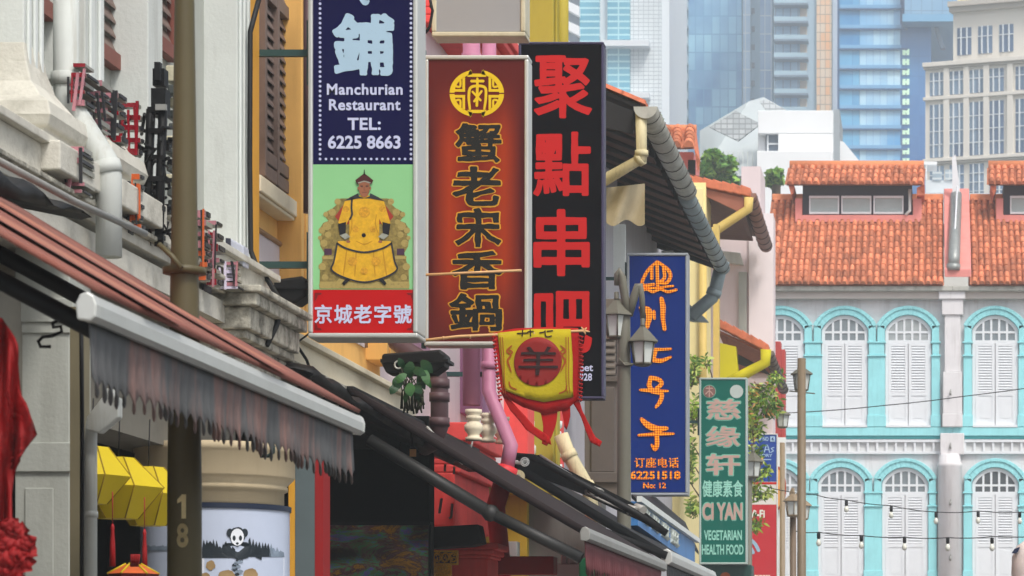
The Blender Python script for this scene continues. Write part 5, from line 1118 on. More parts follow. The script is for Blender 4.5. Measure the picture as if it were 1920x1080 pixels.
YLp = 33.0; lp = thing('street_lamp', 'olive grey street lamp with two lanterns in front of the blue sign', 'street lamp', (X(1170, YLp), YLp, 0))
q = MB(); x = X(1170, YLp); q.lathe([(.1, .13), (.1, 1.0), (.085, 1.05), (.078, Z(690, YLp)), (.074, Z(590, YLp)), (.05, Z(583, YLp))], x, YLp, 16); q.lathe([(.1, Z(686, YLp)), (.1, Z(681, YLp))], x, YLp, 14); q.tube([P(1160, 672, YLp - .1), P(1172, 685, YLp - .1), P(1190, 682, YLp - .1)], .012, 6)
q.build('pole', lamp_mat, lp)
for pts in (((1178, 592), (1172, 560), (1166, 520), (1161, 508), (1157, 515), (1156, 535)), ((1180, 592), (1188, 560), (1195, 538), (1201, 537), (1204, 560), (1205, 600))):
    q = MB(); q.tube([P(u, v, YLp - .02) for u, v in pts], [.04, .05, .05, .045, .035, .03], 10); q.build('arm', lamp_mat, lp)
lantern(tuple(P(1156, 562, YLp)), .305, lp, lamp_mat, lamp_gl); lantern(tuple(P(1205, 612, YLp - .05)), .305, lp, lamp_mat, lamp_gl)
def post(label, u, vtop, Y, r, mat, name='street_lamp', cat='street lamp', lant=()):
    t = thing(name, label, cat, (X(u, Y), Y, 0)); q = MB(); q.lathe([(r * 1.25, .13), (r * 1.2, 1.2), (r, 1.3), (r * .9, Z(vtop, Y))], X(u, Y), Y, 14); q.build('pole', mat, t)
    for uu, vv, s, yy in lant: lantern(tuple(P(uu, vv, Y + yy)), s, t, mat if False else lamp_mat, lamp_gl)
    return t
t = post('tall brown pole with one grey lantern behind it, before the turquoise arches', 1503, 672, 46., .075, M('brown pole paint', (118, 102, 80), .5, .08, 3, .2, (80, 66, 50), 2, True), lant=())
q = MB(); q.tube([P(1503, 700, 46.2), P(1503, 684, 46.3)], .03, 6); q.build('bracket', lamp_mat, t); lantern(tuple(P(1503, 688, 46.4)), .31, t, lamp_mat, lamp_gl, .35)
q = MB(); q.tube([P(1480, 733, 46), P(1528, 738, 46)], .012, 6); q.build('bracket', lamp_mat, t)
t = post('slim tan lamp post topped by one pale lantern', 1467, 830, 60., .06, lamp_tan); lantern((X(1467, 60), 60, Z(768, 60)), .3, t, lamp_mat, lamp_gl, .35)
t = post('short brown lamp post with twin tan lanterns below the tall pole', 1487, 962, 50., .06, M('dark tan post paint', (110, 92, 74), .5, .1, 4))
q = MB(); q.tube([P(1487, 968, 50), P(1484, 925, 50), P(1487, 915, 50)], [.03, .04, .03], 8); q.tube([P(1487, 968, 50), P(1495, 930, 50), P(1498, 925, 50)], [.03, .05, .03], 8); q.build('arm', lamp_tan, t)
lantern(tuple(P(1487, 925, 49.8)), .3, t, lamp_tan, lamp_gl, .42); lantern(tuple(P(1505, 935, 50.6)), .28, t, lamp_tan, lamp_gl, .42)
t = post('dark street lamp half hidden behind the jade green sign', 1405, 880, 57., .06, lamp_mat); lantern(tuple(P(1412, 848, 57)), .36, t, lamp_mat, lamp_gl, .5)
# string lights
def string(label, path, bulbs, Y, r=.009):
    t = thing('string_lights' if bulbs else 'cable', label, 'string lights' if bulbs else 'cable', P(*path[0], Y)); q = MB()
    pts = [Vector((a, b)) for a, b in path]; out = []
    for i in range(len(pts) - 1):
        for k in range(6):
            s_ = k / 6; p = pts[i].lerp(pts[i+1], s_); out.append(P(p.x, p.y + 4 * s_ * (1 - s_) * (2 if bulbs else 1), Y))
    out.append(P(*path[-1], Y)); q.tube(out, r, 5); q.build('wire', cable_black, t)
    for u, v in bulbs:
        q = MB(); x, y, z = P(u, v + 3, Y); q.lathe([(.02, z + .03), (.032, z + .02), (.032, z - .06), (.024, z - .08)], x, y, 8); bh = q.build('socket', black_metal, t)
        q = MB(); q.lathe([(.02, z - .08), (.042, z - .13), (.045, z - .16), (.03, z - .2), (.005, z - .21)], x, y, 8); q.build('bulb', M('bulb glass', (222, 222, 210), .15, .02, 2) if 'bulb glass' not in bpy.data.materials else bpy.data.materials['bulb glass'], bh)
string('thin bare cable rising across the upper white shutters', [(1440, 774), (1520, 772), (1660, 760), (1800, 744), (1990, 718)], (), 60., .01)
string('upper string of bulbs sagging across the lower turquoise arches', [(1440, 914), (1530, 928), (1585, 937), (1670, 948), (1755, 960), (1835, 958), (1912, 960), (2000, 962)], [(1587, 938), (1671, 949), (1755, 960), (1834, 959), (1912, 960)], 56.)
string('lower level string of bulbs hung from the short lamp post', [(1487, 995), (1535, 998), (1615, 1004), (1696, 1007), (1777, 1008), (1860, 1006), (2000, 1004)], [(1535, 999), (1615, 1004), (1696, 1007), (1777, 1008), (1860, 1008)], 50.)
# furled parasol at the right edge
t = thing('parasol', 'furled whitish parasol with a navy tip at the lower right edge', 'parasol', (X(1925, 40), 40, 0)); q = MB(); x = X(1928, 40)
q.lathe([(.06, .3), (.07, 1.2), (.16, 2.2), (.24, Z(1075, 40)), (.23, Z(1045, 40)), (.17, Z(1025, 40)), (.06, Z(1014, 40))], x, 40, 14); q.build('canopy', M('faded blush cloth', (214, 200, 194), .9, .12, 6, .5, (150, 90, 80), 4), t)
q = MB(); q.prism([P(1897, 1037, 39.8), P(1902, 1029, 39.8), P(1913, 1025, 39.8), P(1909, 1034, 39.8), P(1904, 1038, 39.8)], (.0, .06, 0)); q.build('tip', M('navy cloth', (22, 34, 66), .8), t)
q = MB(); q.tube([(x, 40, 0), (x, 40, Z(1010, 40))], .025, 8); q.build('pole', lamp_mat, t)
# left pole through the awning
YP1 = 13.6; t = thing('street_pole', 'thick olive pole numbered 18 rising through the brown awning', 'pole', (X(346, YP1), YP1, 0)); x = X(346, YP1); k = YP1 / F
q = MB(); q.lathe([(33 * k, .13), (31.5 * k, Z(900, YP1)), (26 * k, Z(520, YP1)), (24.5 * k, Z(450, YP1)), (18 * k, Z(0, YP1)), (15 * k, Z(-200, YP1))], x, YP1, 28); pl = q.build('pole', pole_mat, t)
q = MB(); q.lathe([(24 * k, Z(516, YP1)), (40 * k, Z(514, YP1)), (40 * k, Z(502, YP1)), (24 * k, Z(499, YP1))], x, YP1, 28); q.build('collar', pole_mat, t)
q = MB(); q.tube([P(298, 458, YP1 - .1), P(322, 480, YP1 - .12), P(340, 503, YP1 - .13)], .013, 7); q.build('bracket', pole_mat, t)
num = M('stencilled beige digits', (214, 198, 150), .7, .12, 20)
def cyl(u, v):
    r_ = 32.5 * k; cu_ = (u - 346) * k; a = max(-.95, min(.95, cu_ / r_)); return Vector((x + r_ * a, YP1 - r_ * math.sqrt(1 - a * a) - .002, Z(v, YP1)))
def digit(ch, u0, v0, u1, v1):
    q = MB(); q.text(ch, u0, v0, u1, v1, YP1, .0, 0, off=.03, T=cyl); q.build('digit', num, t)
q = MB(); q.face([cyl(*p_) for p_ in ((349, 929), (357, 929), (357, 951), (349, 951))]); q.face([cyl(*p_) for p_ in ((349, 951), (357, 951), (357, 974), (349, 974))]); q.face([cyl(*p_) for p_ in ((349, 930), (349, 942), (341, 946), (341, 939))]); q.build('digit', num, t); digit('8', 340, 983, 361, 1028)
# ================================================================== awnings
aw_top = M('faded brown red awning cloth', (134, 80, 68), .85, .16, 2, .5, (112, 98, 90), 2.2, bump=.15, thr=.46)
aw_val = M('dirty awning valance', (158, 112, 100), .9, .3, 6, .97, (84, 88, 90), .75, True, bump=.2, bs=20, thr=.27)
def awning(label, Y0, Y1, zf, xf=-2.9, xw=-5.0, slope=.6, cloth=None, val=None, bar=None, vh=.25, scal=.16, stripes=(), arms=True, barr=.09, frame=None, thick=.02, top=.03):
    t = thing('awning', label, 'awning', (xw, (Y0 + Y1) / 2, zf)); zw = zf + (xf - xw) * -slope * -1 if False else zf + abs(xw - xf) * slope
    q = MB()
    def fn(s_, t_):
        x = xf + .02 + (xw - xf) * t_; y = Y0 + .04 + (Y1 - Y0 - .08) * s_; z = zf + top + (zw - zf) * t_ - .012 * math.sin(math.pi * t_) ; return Vector((x, y, z))
    q.grid(fn, 24, 12); o = q.build('cloth', cloth, t); md = o.modifiers.new('solidify', 'SOLIDIFY'); md.thickness = thick; md.offset = -1
    for a, wd, mt in stripes:
        q = MB(); y = Y0 + (Y1 - Y0) * a
        q.grid(lambda s_, t_: Vector((xf + .05 + (xw - xf) * t_, y + wd * s_, zf + top + .004 + (zw - zf) * t_ - .012 * math.sin(math.pi * t_))), 1, 12); q.build('stripe', mt, t)
    # front bar: rounded aluminium extrusion with end caps
    q = MB(); pr = [(-.8, -.9), (.1, -1), (.5, -.7), (.55, .1), (.35, .7), (-.1, 1.), (-.6, .8), (-.9, .2)]
    q.prism([(xf + a * barr, Y0, zf + b * barr) for a, b in pr], (0, Y1 - Y0, 0)); fbar = q.build('front_bar', bar, t, bevel=.012)
    for y in (Y0 - .035, Y1 + .003):
        q = MB(); q.prism([(xf + a * barr * 1.04, y, zf + b * barr * 1.04) for a, b in pr], (0, .032, 0)); q.build('end_cap', bar, t, bevel=.008)
    q = MB(); n = int((Y1 - Y0) / scal); N = n * 8; rows = []
    for j in range(5):
        row = []
        for i in range(N + 1):
            y = Y0 + .05 + (Y1 - Y0 - .1) * i / N; ph = (i % 8) / 8; k_ = i // 8; random.seed(k_ * 7 + 3); jit = rn(.85, 1.15); h = vh * (.7 + .28 * (1 - abs(2 * ph - 1)) ** .75 * jit)
            row.append(q._p((xf - .02 + .012 * math.sin(i * .785) * j / 4 + .012 * math.sin(i * .11 + 1) * j / 4, y, zf - barr * .9 - h * j / 4)))
        rows.append(row)
    for j in range(4):
        for i in range(N): q.idx([rows[j][i], rows[j][i+1], rows[j+1][i+1], rows[j+1][i]], 0, True)
    o = q.build('valance', val, t); md = o.modifiers.new('solidify', 'SOLIDIFY'); md.thickness = .006
    if arms:
        for y in ((Y0 + .5), (Y1 - .5)):
            mid = Vector(((xf + xw) / 2, y + .35, zf + (zw - zf) * .36)); q = MB(); q.tube([(xf - .08, y, zf - .05), mid], .035, 8); q.tube([mid, (xw + .05, y - .1, zw - .25)], .04, 8); q.ball(mid, .06); q.build('folding_arm', frame or black_metal, t)
        q = MB(); q.box(xw - .12, xw + .02, Y0 + .1, Y1 - .1, zw - .05, zw + .12); q.build('cassette', frame or black_metal, t, bevel=.02)
    return t, zw
stm = M('dark awning stripe', (58, 40, 42), .85, .1, 3); stl = M('pale salmon awning stripe', (160, 102, 82), .85, .14, 3, .55, (128, 108, 98), 2.4, thr=.45)
stg = M('grey dusty awning stripe', (140, 122, 110), .9, .12, 3, .3, (100, 90, 84), 2)
a1, zw1 = awning('faded brown red awning with a grey bar and ragged scalloped valance', 9.8, 14.35, HC + 1.275, cloth=aw_top, val=aw_val, bar=alu, vh=.27, scal=.105, barr=.05, top=.07,
    stripes=((.12, .5, stl), (.3, .016, stm), (.52, .45, stl), (.66, .018, stm), (.85, .01, stm)), frame=black_metal)
random.seed(5)
burg = M('burgundy awning cloth', (106, 54, 58), .85, .12, 3, .3, (80, 40, 44), 2, True); darkcl = M('dark brown awning cloth', (26, 13, 15), .85, .15, 2)
a2, zw2 = awning('dark brown awning with a burgundy fringe in front of the red shophouse', 23.8, 30.6, HC + 1.2, xw=-4.9, cloth=darkcl, val=burg, bar=grey_metal, vh=.3, scal=.11, barr=.06, arms=False, thick=.06)
q = MB(); q.tube([(-4.75, 23.95, HC + 2.0), (-3.72, 23.9, HC + 1.38)], .055, 8); q.tube([(-3.72, 23.9, HC + 1.38), (-2.95, 23.85, HC + 1.0)], .05, 8); q.ball((-3.72, 23.9, HC + 1.38), .075); q.build('folding_arm', [M('charcoal awning arm', (46, 46, 46), .5, .1, 3)], a2)
q = MB(); q.box(-5.0, -4.86, 23.9, 30.5, HC + 2.2, HC + 2.45); q.build('cassette', black_metal, a2, bevel=.02)
blackcl = M('black awning cloth', (13, 15, 18), .6, .15, 2, .2, (44, 46, 50), 3, spec=.25)
a3, zw3 = awning('black awning with white pulley wheel beyond the burgundy fringe', 31.1, 37.4, HC + 1.32, xw=-4.6, cloth=blackcl, val=M('black and grey printed valance', (50, 50, 52), .8, .3, 9, .5, (150, 150, 150), 6, True), bar=alu, vh=.3, scal=.3, barr=.085, arms=False, thick=.1)
q = MB(); q.tube([P(955, 855, 31), P(1000, 858, 31), P(1060, 890, 31), P(1185, 958, 31), P(1250, 1000, 31)], .045, 6); q.tube([P(965, 912, 31.05), P(1100, 985, 31.05), P(1250, 1042, 31.05)], .05, 6); q.build('arm', black_metal, a3)
q = MB(); q.tube([P(952, 866, 31), P(975, 868, 30.98), P(990, 862, 30.98)], .02, 6); q.build('spring', white_trim, a3)
q = MB(); c = P(972, 893, 30.95); q.T = lambda p: c + Vector((p.x, p.z, p.y)); q.lathe([(.07, -.02), (.07, .02)], 0, 0, 20); q.T = None; q.build('pulley', pipe_cream, a3)
q = MB(); c = P(972, 893, 30.92); q.T = lambda p: c + Vector((p.x, p.z, p.y)); q.lathe([(.022, -.02), (.022, .02)], 0, 0, 12); q.T = None; q.build('hub', grey_metal, a3)
q = MB(); c = P(984, 866, 30.94); q.T = lambda p: c + Vector((p.x, p.z, p.y))
for rr_ in (.045, .028): q.tube([(rr_ * math.cos(i * math.pi / 8), rr_ * math.sin(i * math.pi / 8), 0) for i in range(17)], .007, 5)
q.T = None; q.build('coil', white_trim, a3)
q = MB(); q.prism([P(962, 848, 31.3), P(1010, 853, 31.3), P(1190, 945, 31.3), P(1240, 985, 31.3), P(1232, 992, 31.3), P(1090, 925, 31.3), P(985, 885, 31.3)], (0, .3, 0)); q.build('cover', black_metal, a3)
q = MB(); q.tube([P(1012, 853, 31.25), P(1105, 912, 31.25), P(1185, 955, 31.25)], .014, 6); q.build('edge_trim', alu, a3)
# low canopy roof with blue fascia board
t = thing('fascia_sign', 'blue fascia board with blurred white characters below the blue sign', 'sign', (-3.6, 38, HC + 2))
xs_ = -3.55
def fz(u, v): Y = yW(u, xs_); return Vector((xs_, Y, Z(v, Y)))
q = MB(); q.prism([fz(1196, 940), fz(1303, 1018), fz(1303, 1062), fz(1196, 985)], (-.12, 0, 0)); q.build('board', M('sky blue fascia', (62, 124, 186), .5, .1, 2, .3, (110, 160, 200), 2, True), t)
q = MB(); q.prism([fz(1194, 930), fz(1305, 1010), fz(1305, 1018), fz(1194, 941)], (.06, 0, 0)); q.build('top_trim', white_trim, t)
q = MB()
for k in range(4):
    a = 1201 + k * 18; vt = 947 + (a - 1196) * .74
    def cs(u, v): p = fz(u, v); p.x = xs_ + .004; return p
    for (u0, dv0, u1, dv1, wv) in ((1, 2, 14, 12, 5), (2, 12, 14, 21, 4), (2, 22, 15, 33, 5), (3, 2, 3, 26, 0), (12, 10, 12, 36, 0), (7, 4, 8, 28, 0)):
        p0, p1 = cs(a + u0, vt + dv0), cs(a + u1, vt + dv1 - (u1 - u0) * .05)
        q.tube([p0, p1], .035, 4)
q.build('lettering', M('faded white fascia lettering', (206, 214, 206), .6, .1, 3), t)
q = MB(); q.prism([P(1184, 934, 36), P(1215, 962, 36), P(1290, 1020, 42), P(1310, 1040, 43), P(1285, 985, 46), P(1230, 938, 46)], (0, 0, .05)); q.build('canopy', black_metal, t)
# ================================================================== tarpaulin flashing, floodlights and cables along the ledge
tarp = M('black tarpaulin', (11, 11, 14), .6, .2, 4, .35, (90, 88, 84), 3)
def ribbon(u0, v0, u1, v1, xs, n, wpx0, wpx1):
    q = MB(); rows = []
    for i in range(n + 1):
        t_ = i / n; u = u0 + (u1 - u0) * t_; v = v0 + (v1 - v0) * t_; Y = yW(u, xs); k_ = Y / F; wv = wpx0 + (wpx1 - wpx0) * t_
        dz = .04 * math.sin(i * 1.7) + .03 * math.sin(i * .6)
        rows.append([q._p((xs - .5, Y, Z(v, Y) + .1 + dz)), q._p((xs, Y, Z(v, Y) + dz)), q._p((xs + .06, Y, Z(v, Y) - wv * k_ * .5 + dz * .6)), q._p((xs + .02, Y, Z(v, Y) - wv * k_))])
    for i in range(n):
        for j in range(3): q.idx([rows[i][j], rows[i+1][j], rows[i+1][j+1], rows[i][j+1]], 0, True)
    return q
o = single(ribbon(575, 694, 845, 838, -4.75, 22, 14, 34), 'tarpaulin', tarp, 'black tarpaulin sagging along the ledge behind the brown awning', 'tarpaulin'); md = o.modifiers.new('solidify', 'SOLIDIFY'); md.thickness = .01
o = single(ribbon(-30, 322, 152, 393, -4.6, 10, 40, 10), 'tarpaulin', tarp, 'black tarpaulin strip above the brown awning at left edge', 'tarpaulin'); md = o.modifiers.new('solidify', 'SOLIDIFY'); md.thickness = .01
q = MB(); q.prism([P(600, 686, 25.3), P(650, 706, 25.3), P(800, 800, 30.), P(806, 812, 30.), P(640, 716, 25.3)], (0, 0, .03)); single(q, 'canopy_edge', M('grey canopy sheet', (128, 126, 120), .7, .15, 3, .4, (70, 68, 64), 3), 'grey sheet canopy edge running down to the red shophouse', 'canopy')
q = MB(); q.tube([P(800, 800, 26), P(835, 838, 26), P(868, 870, 26)], .014, 6); single(q, 'stay_rod', alu, 'thin pale stay rod over the dark brown awning', 'rod')
q = MB(); q.tube([P(-20, 292, 13), P(140, 378, 14.2), P(272, 438, 15.2)], .019, 8); single(q, 'pole_arm', grey_metal, 'grey rod slanting above the brown awning', 'rod')
def flood(label, u0, v0, u1, v1, Y, ring=None):
    t = thing('floodlight', label, 'floodlight', P((u0 + u1) / 2, v1, Y)); q = MB()
    q.prism([P(u0, v0 + 8, Y), P(u1 - 12, v0, Y), P(u1, v0 + 10, Y), P(u1 - 4, v1 - 14, Y), P(u1 - 24, v1, Y), P(u0 + 8, v1, Y), P(u0 - 2, v1 - 20, Y)], (0, .28, 0)); q.build('housing', black_metal, t, bevel=.02)
    q = MB(); q.pbox(u0 - 3, v0 + 18, u1 + 4, v0 + 24, Y - .02, .32); q.build('rim', black_metal, t)
    if ring: q = MB(); q.tube([P(ring[0] + 7 * math.cos(a * math.pi / 8), ring[1] + 7 * math.sin(a * math.pi / 8), Y - .03) for a in range(17)], .008, 6); q.build('ring', alu, t)
    return t
flood('black floodlight box beside the white framed sign above the corbel', 506, 517, 577, 568, 21.9)
flood('black floodlight box with a metal ring above the fern', 716, 655, 836, 700, 24.8, (747, 684))
pipe('drain_pipe', [P(742, 640, 26.4), P(760, 655, 26.3), P(818, 690, 26.2), P(824, 715, 26.2), P(824, 800, 26.2), P(815, 828, 26.3), P(796, 838, 26.5)], .082, pipe_brown, 'brown purple drain pipe with elbows right of the fern', collars=((3, .05), (3, .35), (3, .9)))
pipe('drain_pipe', [P(577, -80, 22.9), P(577, 400, 22.9)], .035, pipe_brown, 'narrow brown pipe along the left edge of the white framed sign')
pipe('drain_pipe', [P(124, -80, 16.9), P(124, 186, 16.9), P(196, 300, 16.8), P(204, 330, 16.8), P(204, 482, 16.8)], .076, pipe_white, 'white drain pipe with a diagonal elbow on the white shophouse', collars=((0, .86), (2, .5)), extra=lambda q: q.box(X(82, 16.9), X(104, 16.9), 16.9, 17.1, Z(148, 16.9), Z(140, 16.9)))
pipe('drain_pipe', [P(210, 730, 14.9), P(205, 768, 14.9), P(172, 795, 14.9), P(170, 830, 14.9), P(170, 1250, 14.9)], .033, pipe_white, 'white drain pipe beside the yellow lanterns under the awning', collars=((3, .32), (1, .1)))
q = MB(); q.prism([P(162, 782, 14.8), P(196, 738, 14.8), P(222, 745, 14.8), P(222, 782, 14.8), P(186, 812, 14.8), P(160, 806, 14.8)], (0, .08, 0)); single(q, 'rainwater_head', pipe_white, 'white boxy elbow on the pipe beside the yellow lanterns', 'pipe elbow', bevel=.008)
q = MB(); q.pbox(131, 575, 158, 1245, 15.4, .1); single(q, 'trunking', M('olive tan cable trunking', (120, 112, 88), .7, .1, 3, .3, (70, 64, 50), 3, True), 'olive tan trunking strip between the arcade column and the white pipe', 'trunking')
q = MB(); q.tube([P(152, 560, 14.6), P(154, 800, 14.6), P(153, 1200, 14.6)], .011, 6); single(q, 'cable', cable_black, 'black cable hanging straight beside the white pipe under the awning', 'cable')
q = MB(); q.tube([P(490, -20, 21.5), P(469, 60, 21.4), P(468, 300, 21.4), P(470, 470, 21.4), P(478, 492, 21.4), P(505, 530, 21.3), P(520, 555, 21.2), P(527, 580, 20.9), P(519, 610, 20.8), P(500, 648, 20.7)], .02, 7); single(q, 'cable', cable_black, 'thick black cable down the orange wall and over the corbel', 'cable')
q = MB(); q.tube([P(600, 610, 21.9), P(560, 640, 22), P(515, 655, 22), P(500, 665, 22)], .008, 5); q.tube([P(544, 598, 21.9), P(552, 640, 22), P(575, 675, 22.3), P(580, 690, 22.5)], .013, 6); q.tube([P(538, 598, 21.9), P(560, 600, 21.9)], .03, 7); single(q, 'cable', cable_black, 'looping thin cables below the white framed sign', 'cable')
q = MB(); q.tube([P(800, -30, 23), P(811, 20, 23), P(806, 50, 23), P(798, 62, 23)], .012, 6); single(q, 'cable', cable_black, 'thin cable loop between the navy panel and the blank grey sign', 'cable')
# ================================================================== shop letters fixed on the white shophouse, seen edge on
let_red = M('glossy red letter face', (136, 14, 32), .2, .2, 9, spec=.7); let_pink = M('pink mirror letter face', (194, 134, 144), .2, .2, 9, metal=.25); let_grey = M('grey letter return', (150, 148, 138), .4, .1, 5, .3, (90, 88, 80), 5, metal=.3); let_or = M('orange letter face', (196, 92, 44), .35, .1, 6)
def channel_letter(label, u, v, h, wY, face, seed, x0=-5.12, x1=-5.0):
    random.seed(seed); y0 = yW(u, x1); k_ = y0 / F; zt = Z(v, y0); H = h * k_; dx = x1 - x0
    t = thing('channel_letter', label, 'sign letter', (x0, y0 + wY / 2, zt - H), 'raised sign letters on the white shophouse'); q = MB(); f = MB(); n = random.choice((6, 7))
    for i in range(n):                                 # bars of the character with grey returns and coloured ends
        a = rn(0, .3) * wY; b = wY - rn(0, .3) * wY; zz = zt - H * (i + rn(.02, .3)) / n; hb = H * rn(.05, .1); xa, xb = x0 + rn(0, .35) * dx, x1 - rn(0, .25) * dx
        q.box(xa, xb, y0 + a, y0 + b, zz - hb, zz); f.box(xa + .002, xb - .002, y0 + a - .012, y0 + a - .001, zz - hb - .002, zz + .002, random.choice((0, 1)))
        if random.random() < .6: f.box(xb + .001, xb + .012, y0 + a, y0 + b * .8, zz - hb * .8, zz - hb * .1, 2)
    for k in range(4):                                 # uprights, slightly tilted
        x = x0 + dx * (.05 + .28 * k) + rn(-.01, .01); w_ = dx * rn(.08, .16); c, d = zt - H * rn(.7, 1), zt - H * rn(0, .3); sx = rn(-.25, .25) * dx; y = y0 - .02 - .004 * k
        f.prism([(x, y, d), (x + w_, y, d), (x + w_ + sx, y, c), (x + sx, y, c)], (0, .012, 0), random.choice((0, 1, 2, 2)))
    q.box(x0 - .03, x0 - .012, y0 + .05, y0 + wY + .05, zt - H, zt - H * .1, 1)  # dark plate added behind to deepen the gaps between bars
    q.build('letter_body', [let_grey, let_dark], t); f.build('letter_face', [*face, let_dark], t); return t
let_dark = M('charcoal letter metal', (40, 40, 44), .5, .3, 9)
cl = [('red and pink raised letter, highest of the row beside the diagonal pipe', 161, 116, 100, .28, (let_pink, let_red), 1), ('pink mirrored raised letter second along behind the white diagonal pipe', 194, 150, 100, .24, (let_pink, let_pink), 2), ('raised letter third along with red and pink faces', 224, 166, 120, .24, (let_red, let_pink), 3), ('deep red raised letter nearest the black frame', 263, 190, 130, .1, (let_red, let_red), 4),
      ('pink raised letter showing below the diagonal pipe', 152, 268, 96, .3, (let_pink, let_pink), 5, -5.0, -4.88), ('orange and green raised letter left of the black frame', 266, 326, 108, .1, (let_or, let_or), 6, -4.96, -4.88),
      ('pink grey raised letter close to the right side of the olive pole', 386, 392, 135, .2, (let_pink, let_or), 7, -4.98, -4.88), ('silver pink raised letter between the olive pole and the small grey box', 410, 412, 130, .2, (let_pink, let_red), 8, -4.98, -4.88), ('white and purple raised letter under the small grey box', 446, 490, 54, .2, (let_pink, M('lavender letter face', (214, 206, 226), .3)), 9, -4.98, -4.85)]
for a in cl: channel_letter(*a)
random.seed(23)
t = thing('sign_support', 'black steel sign frame standing between the raised letters', 'frame', P(292, 460, 18.1)); q = MB(); Y = 18.1
q.pbox(289, 116, 300, 150, Y, .05); q.pbox(286, 128, 308, 160, Y + .05, .1); q.pbox(283, 165, 310, 215, Y + .02, .12)
for u in (280, 303): q.tube([P(u + 3, 205, Y), P(u - 2, 330, Y), P(u - 5, 462, Y)], .03, 6)
for v in (200, 240, 290, 330, 385, 440): q.pbox(276, v, 306, v + 9, Y - .03, .06)
for k in range(44): a_ = rn(232, 334); b_ = rn(200, 440); q.tube([P(a_, b_, Y + rn(-.2, .3)), P(a_ + rn(-26, 26), b_ + rn(-30, 40), Y + rn(-.1, .2))], rn(.006, .014), 5)
for k in range(34): a_ = rn(230, 330); b_ = rn(250, 430); q.pbox(a_, b_, a_ + rn(6, 22), b_ + rn(4, 12), Y + rn(0, .2), .05)
q.tube([P(305, 330, Y), P(282, 385, Y)], .014, 5); q.tube([P(280, 390, Y), P(304, 440, Y)], .014, 5); q.build('posts', black_metal, t)
q = MB(); q.pbox(291, 195, 311, 206, Y - .05, .03); q.build('plate', grey_metal, t)
t = thing('junction_box', 'small grey box with a printed face on the white pilaster', 'junction box', P(440, 500, 20.5)); q = MB(); q.prism([P(423, 446, 20.5), P(432, 447, 20.5), P(457, 461, 20.5), P(457, 500, 20.5), P(434, 491, 20.5), P(423, 487, 20.5)], (0, .16, 0)); q.build('box', M('pale grey enclosure', (178, 182, 196), .5, .06, 4), t, bevel=.01)
q = MB(); q.ppoly([(423, 446), (432, 447), (433, 490), (423, 487)], 20.49, .012); q.build('side', M('charcoal box side', (50, 52, 66), .5), t)
t = thing('air_unit', 'cream machine box with grey fittings left of the olive pole near the shutters', 'machine', P(322, 260, 19.6)); q = MB(); q.pbox(310, 122, 350, 152, 19.6, .25); q.pbox(314, 158, 350, 176, 19.6, .2, 1)
for k in range(9): q.pbox(311 + rn(-4, 6), 182 + k * 24, 350, 182 + k * 24 + rn(8, 20), 19.6 + rn(0, .2), .2, 1 if k % 3 else 0)
q.build('body', [M('cream machine casing', (200, 194, 168), .5, .1, 5, .5, (90, 84, 70), 8), M('dark cluttered fittings', (70, 74, 72), .5, .4, 14)], t, bevel=.01)
# ================================================================== under the awning: lanterns, tassels, drapery, pillar wrap, dark interior
ylan = M('yellow lantern paper', (196, 172, 6), .55, .06, 4); ylr = M('lantern rib', (140, 112, 8), .6)
def paper_lantern(label, u, vt, vm, vb, Y, rt, rm, rb, mat=ylan, rot=0.1):
    t = thing('paper_lantern', label, 'lantern', P(u, vb, Y), 'yellow paper lanterns under the awning'); k_ = Y / F; x = X(u, Y); n = 6; q = MB()
    pr = [(rt * k_, Z(vt, Y)), (rm * k_, Z(vm, Y)), (rb * k_, Z(vb, Y))]; q.lathe(pr, x, Y, n, 0, False, rot); q.build('shade', mat, t)
    q = MB()
    for j in range(n):
        a = rot + 2 * math.pi * j / n; q.tube([(x + r * math.cos(a), Y + r * math.sin(a), z) for r, z in pr], .0045, 4)
    q.build('rib', ylr, t); q = MB(); q.tube([(x, Y, Z(vt, Y)), (x + .01, Y, Z(vt - 60, Y) + .1)], .004, 4); q.build('hanger', cable_black, t)
paper_lantern('yellow paper lantern half hidden by the white pipe', 172, 838, 893, 945, 17.1, 30, 72, 28); paper_lantern('middle yellow paper lantern with a full wide brim', 222, 858, 914, 973, 17.6, 28, 84, 36); paper_lantern('yellow paper lantern partly behind the olive pole', 278, 876, 928, 986, 18.1, 28, 74, 32)
t = thing('paper_lantern', 'orange and yellow lantern at the bottom edge with a bundle of red sticks', 'lantern', P(250, 1100, 16)); q = MB(); q.lathe([(.04, Z(1058, 16)), (.14, Z(1076, 16))], X(250, 16), 16, 6, 0, False, .3); q.lathe([(.142, Z(1076.2, 16)), (.08, Z(1125, 16))], X(250, 16), 16, 6, 1, False, .3)
for j in range(6): a_ = .3 + j * math.pi / 3; q.tube([(X(250, 16) + .04 * math.cos(a_), 16 + .04 * math.sin(a_), Z(1057, 16)), (X(250, 16) + .142 * math.cos(a_), 16 + .142 * math.sin(a_), Z(1076, 16))], .006, 5, 2)
q.build('shade', [M('orange lantern paper', (196, 92, 40), .6, .2, 12), M('dark red lantern paper', (84, 20, 22), .6, .2, 9), ylan], t)
q = MB()
for k in range(5): q.tube([P(246 + k * 3, 1062, 15.75), P(247 + k * 3.5, 1040, 15.72)], .007, 5)
q.build('sticks', red_deep, t)
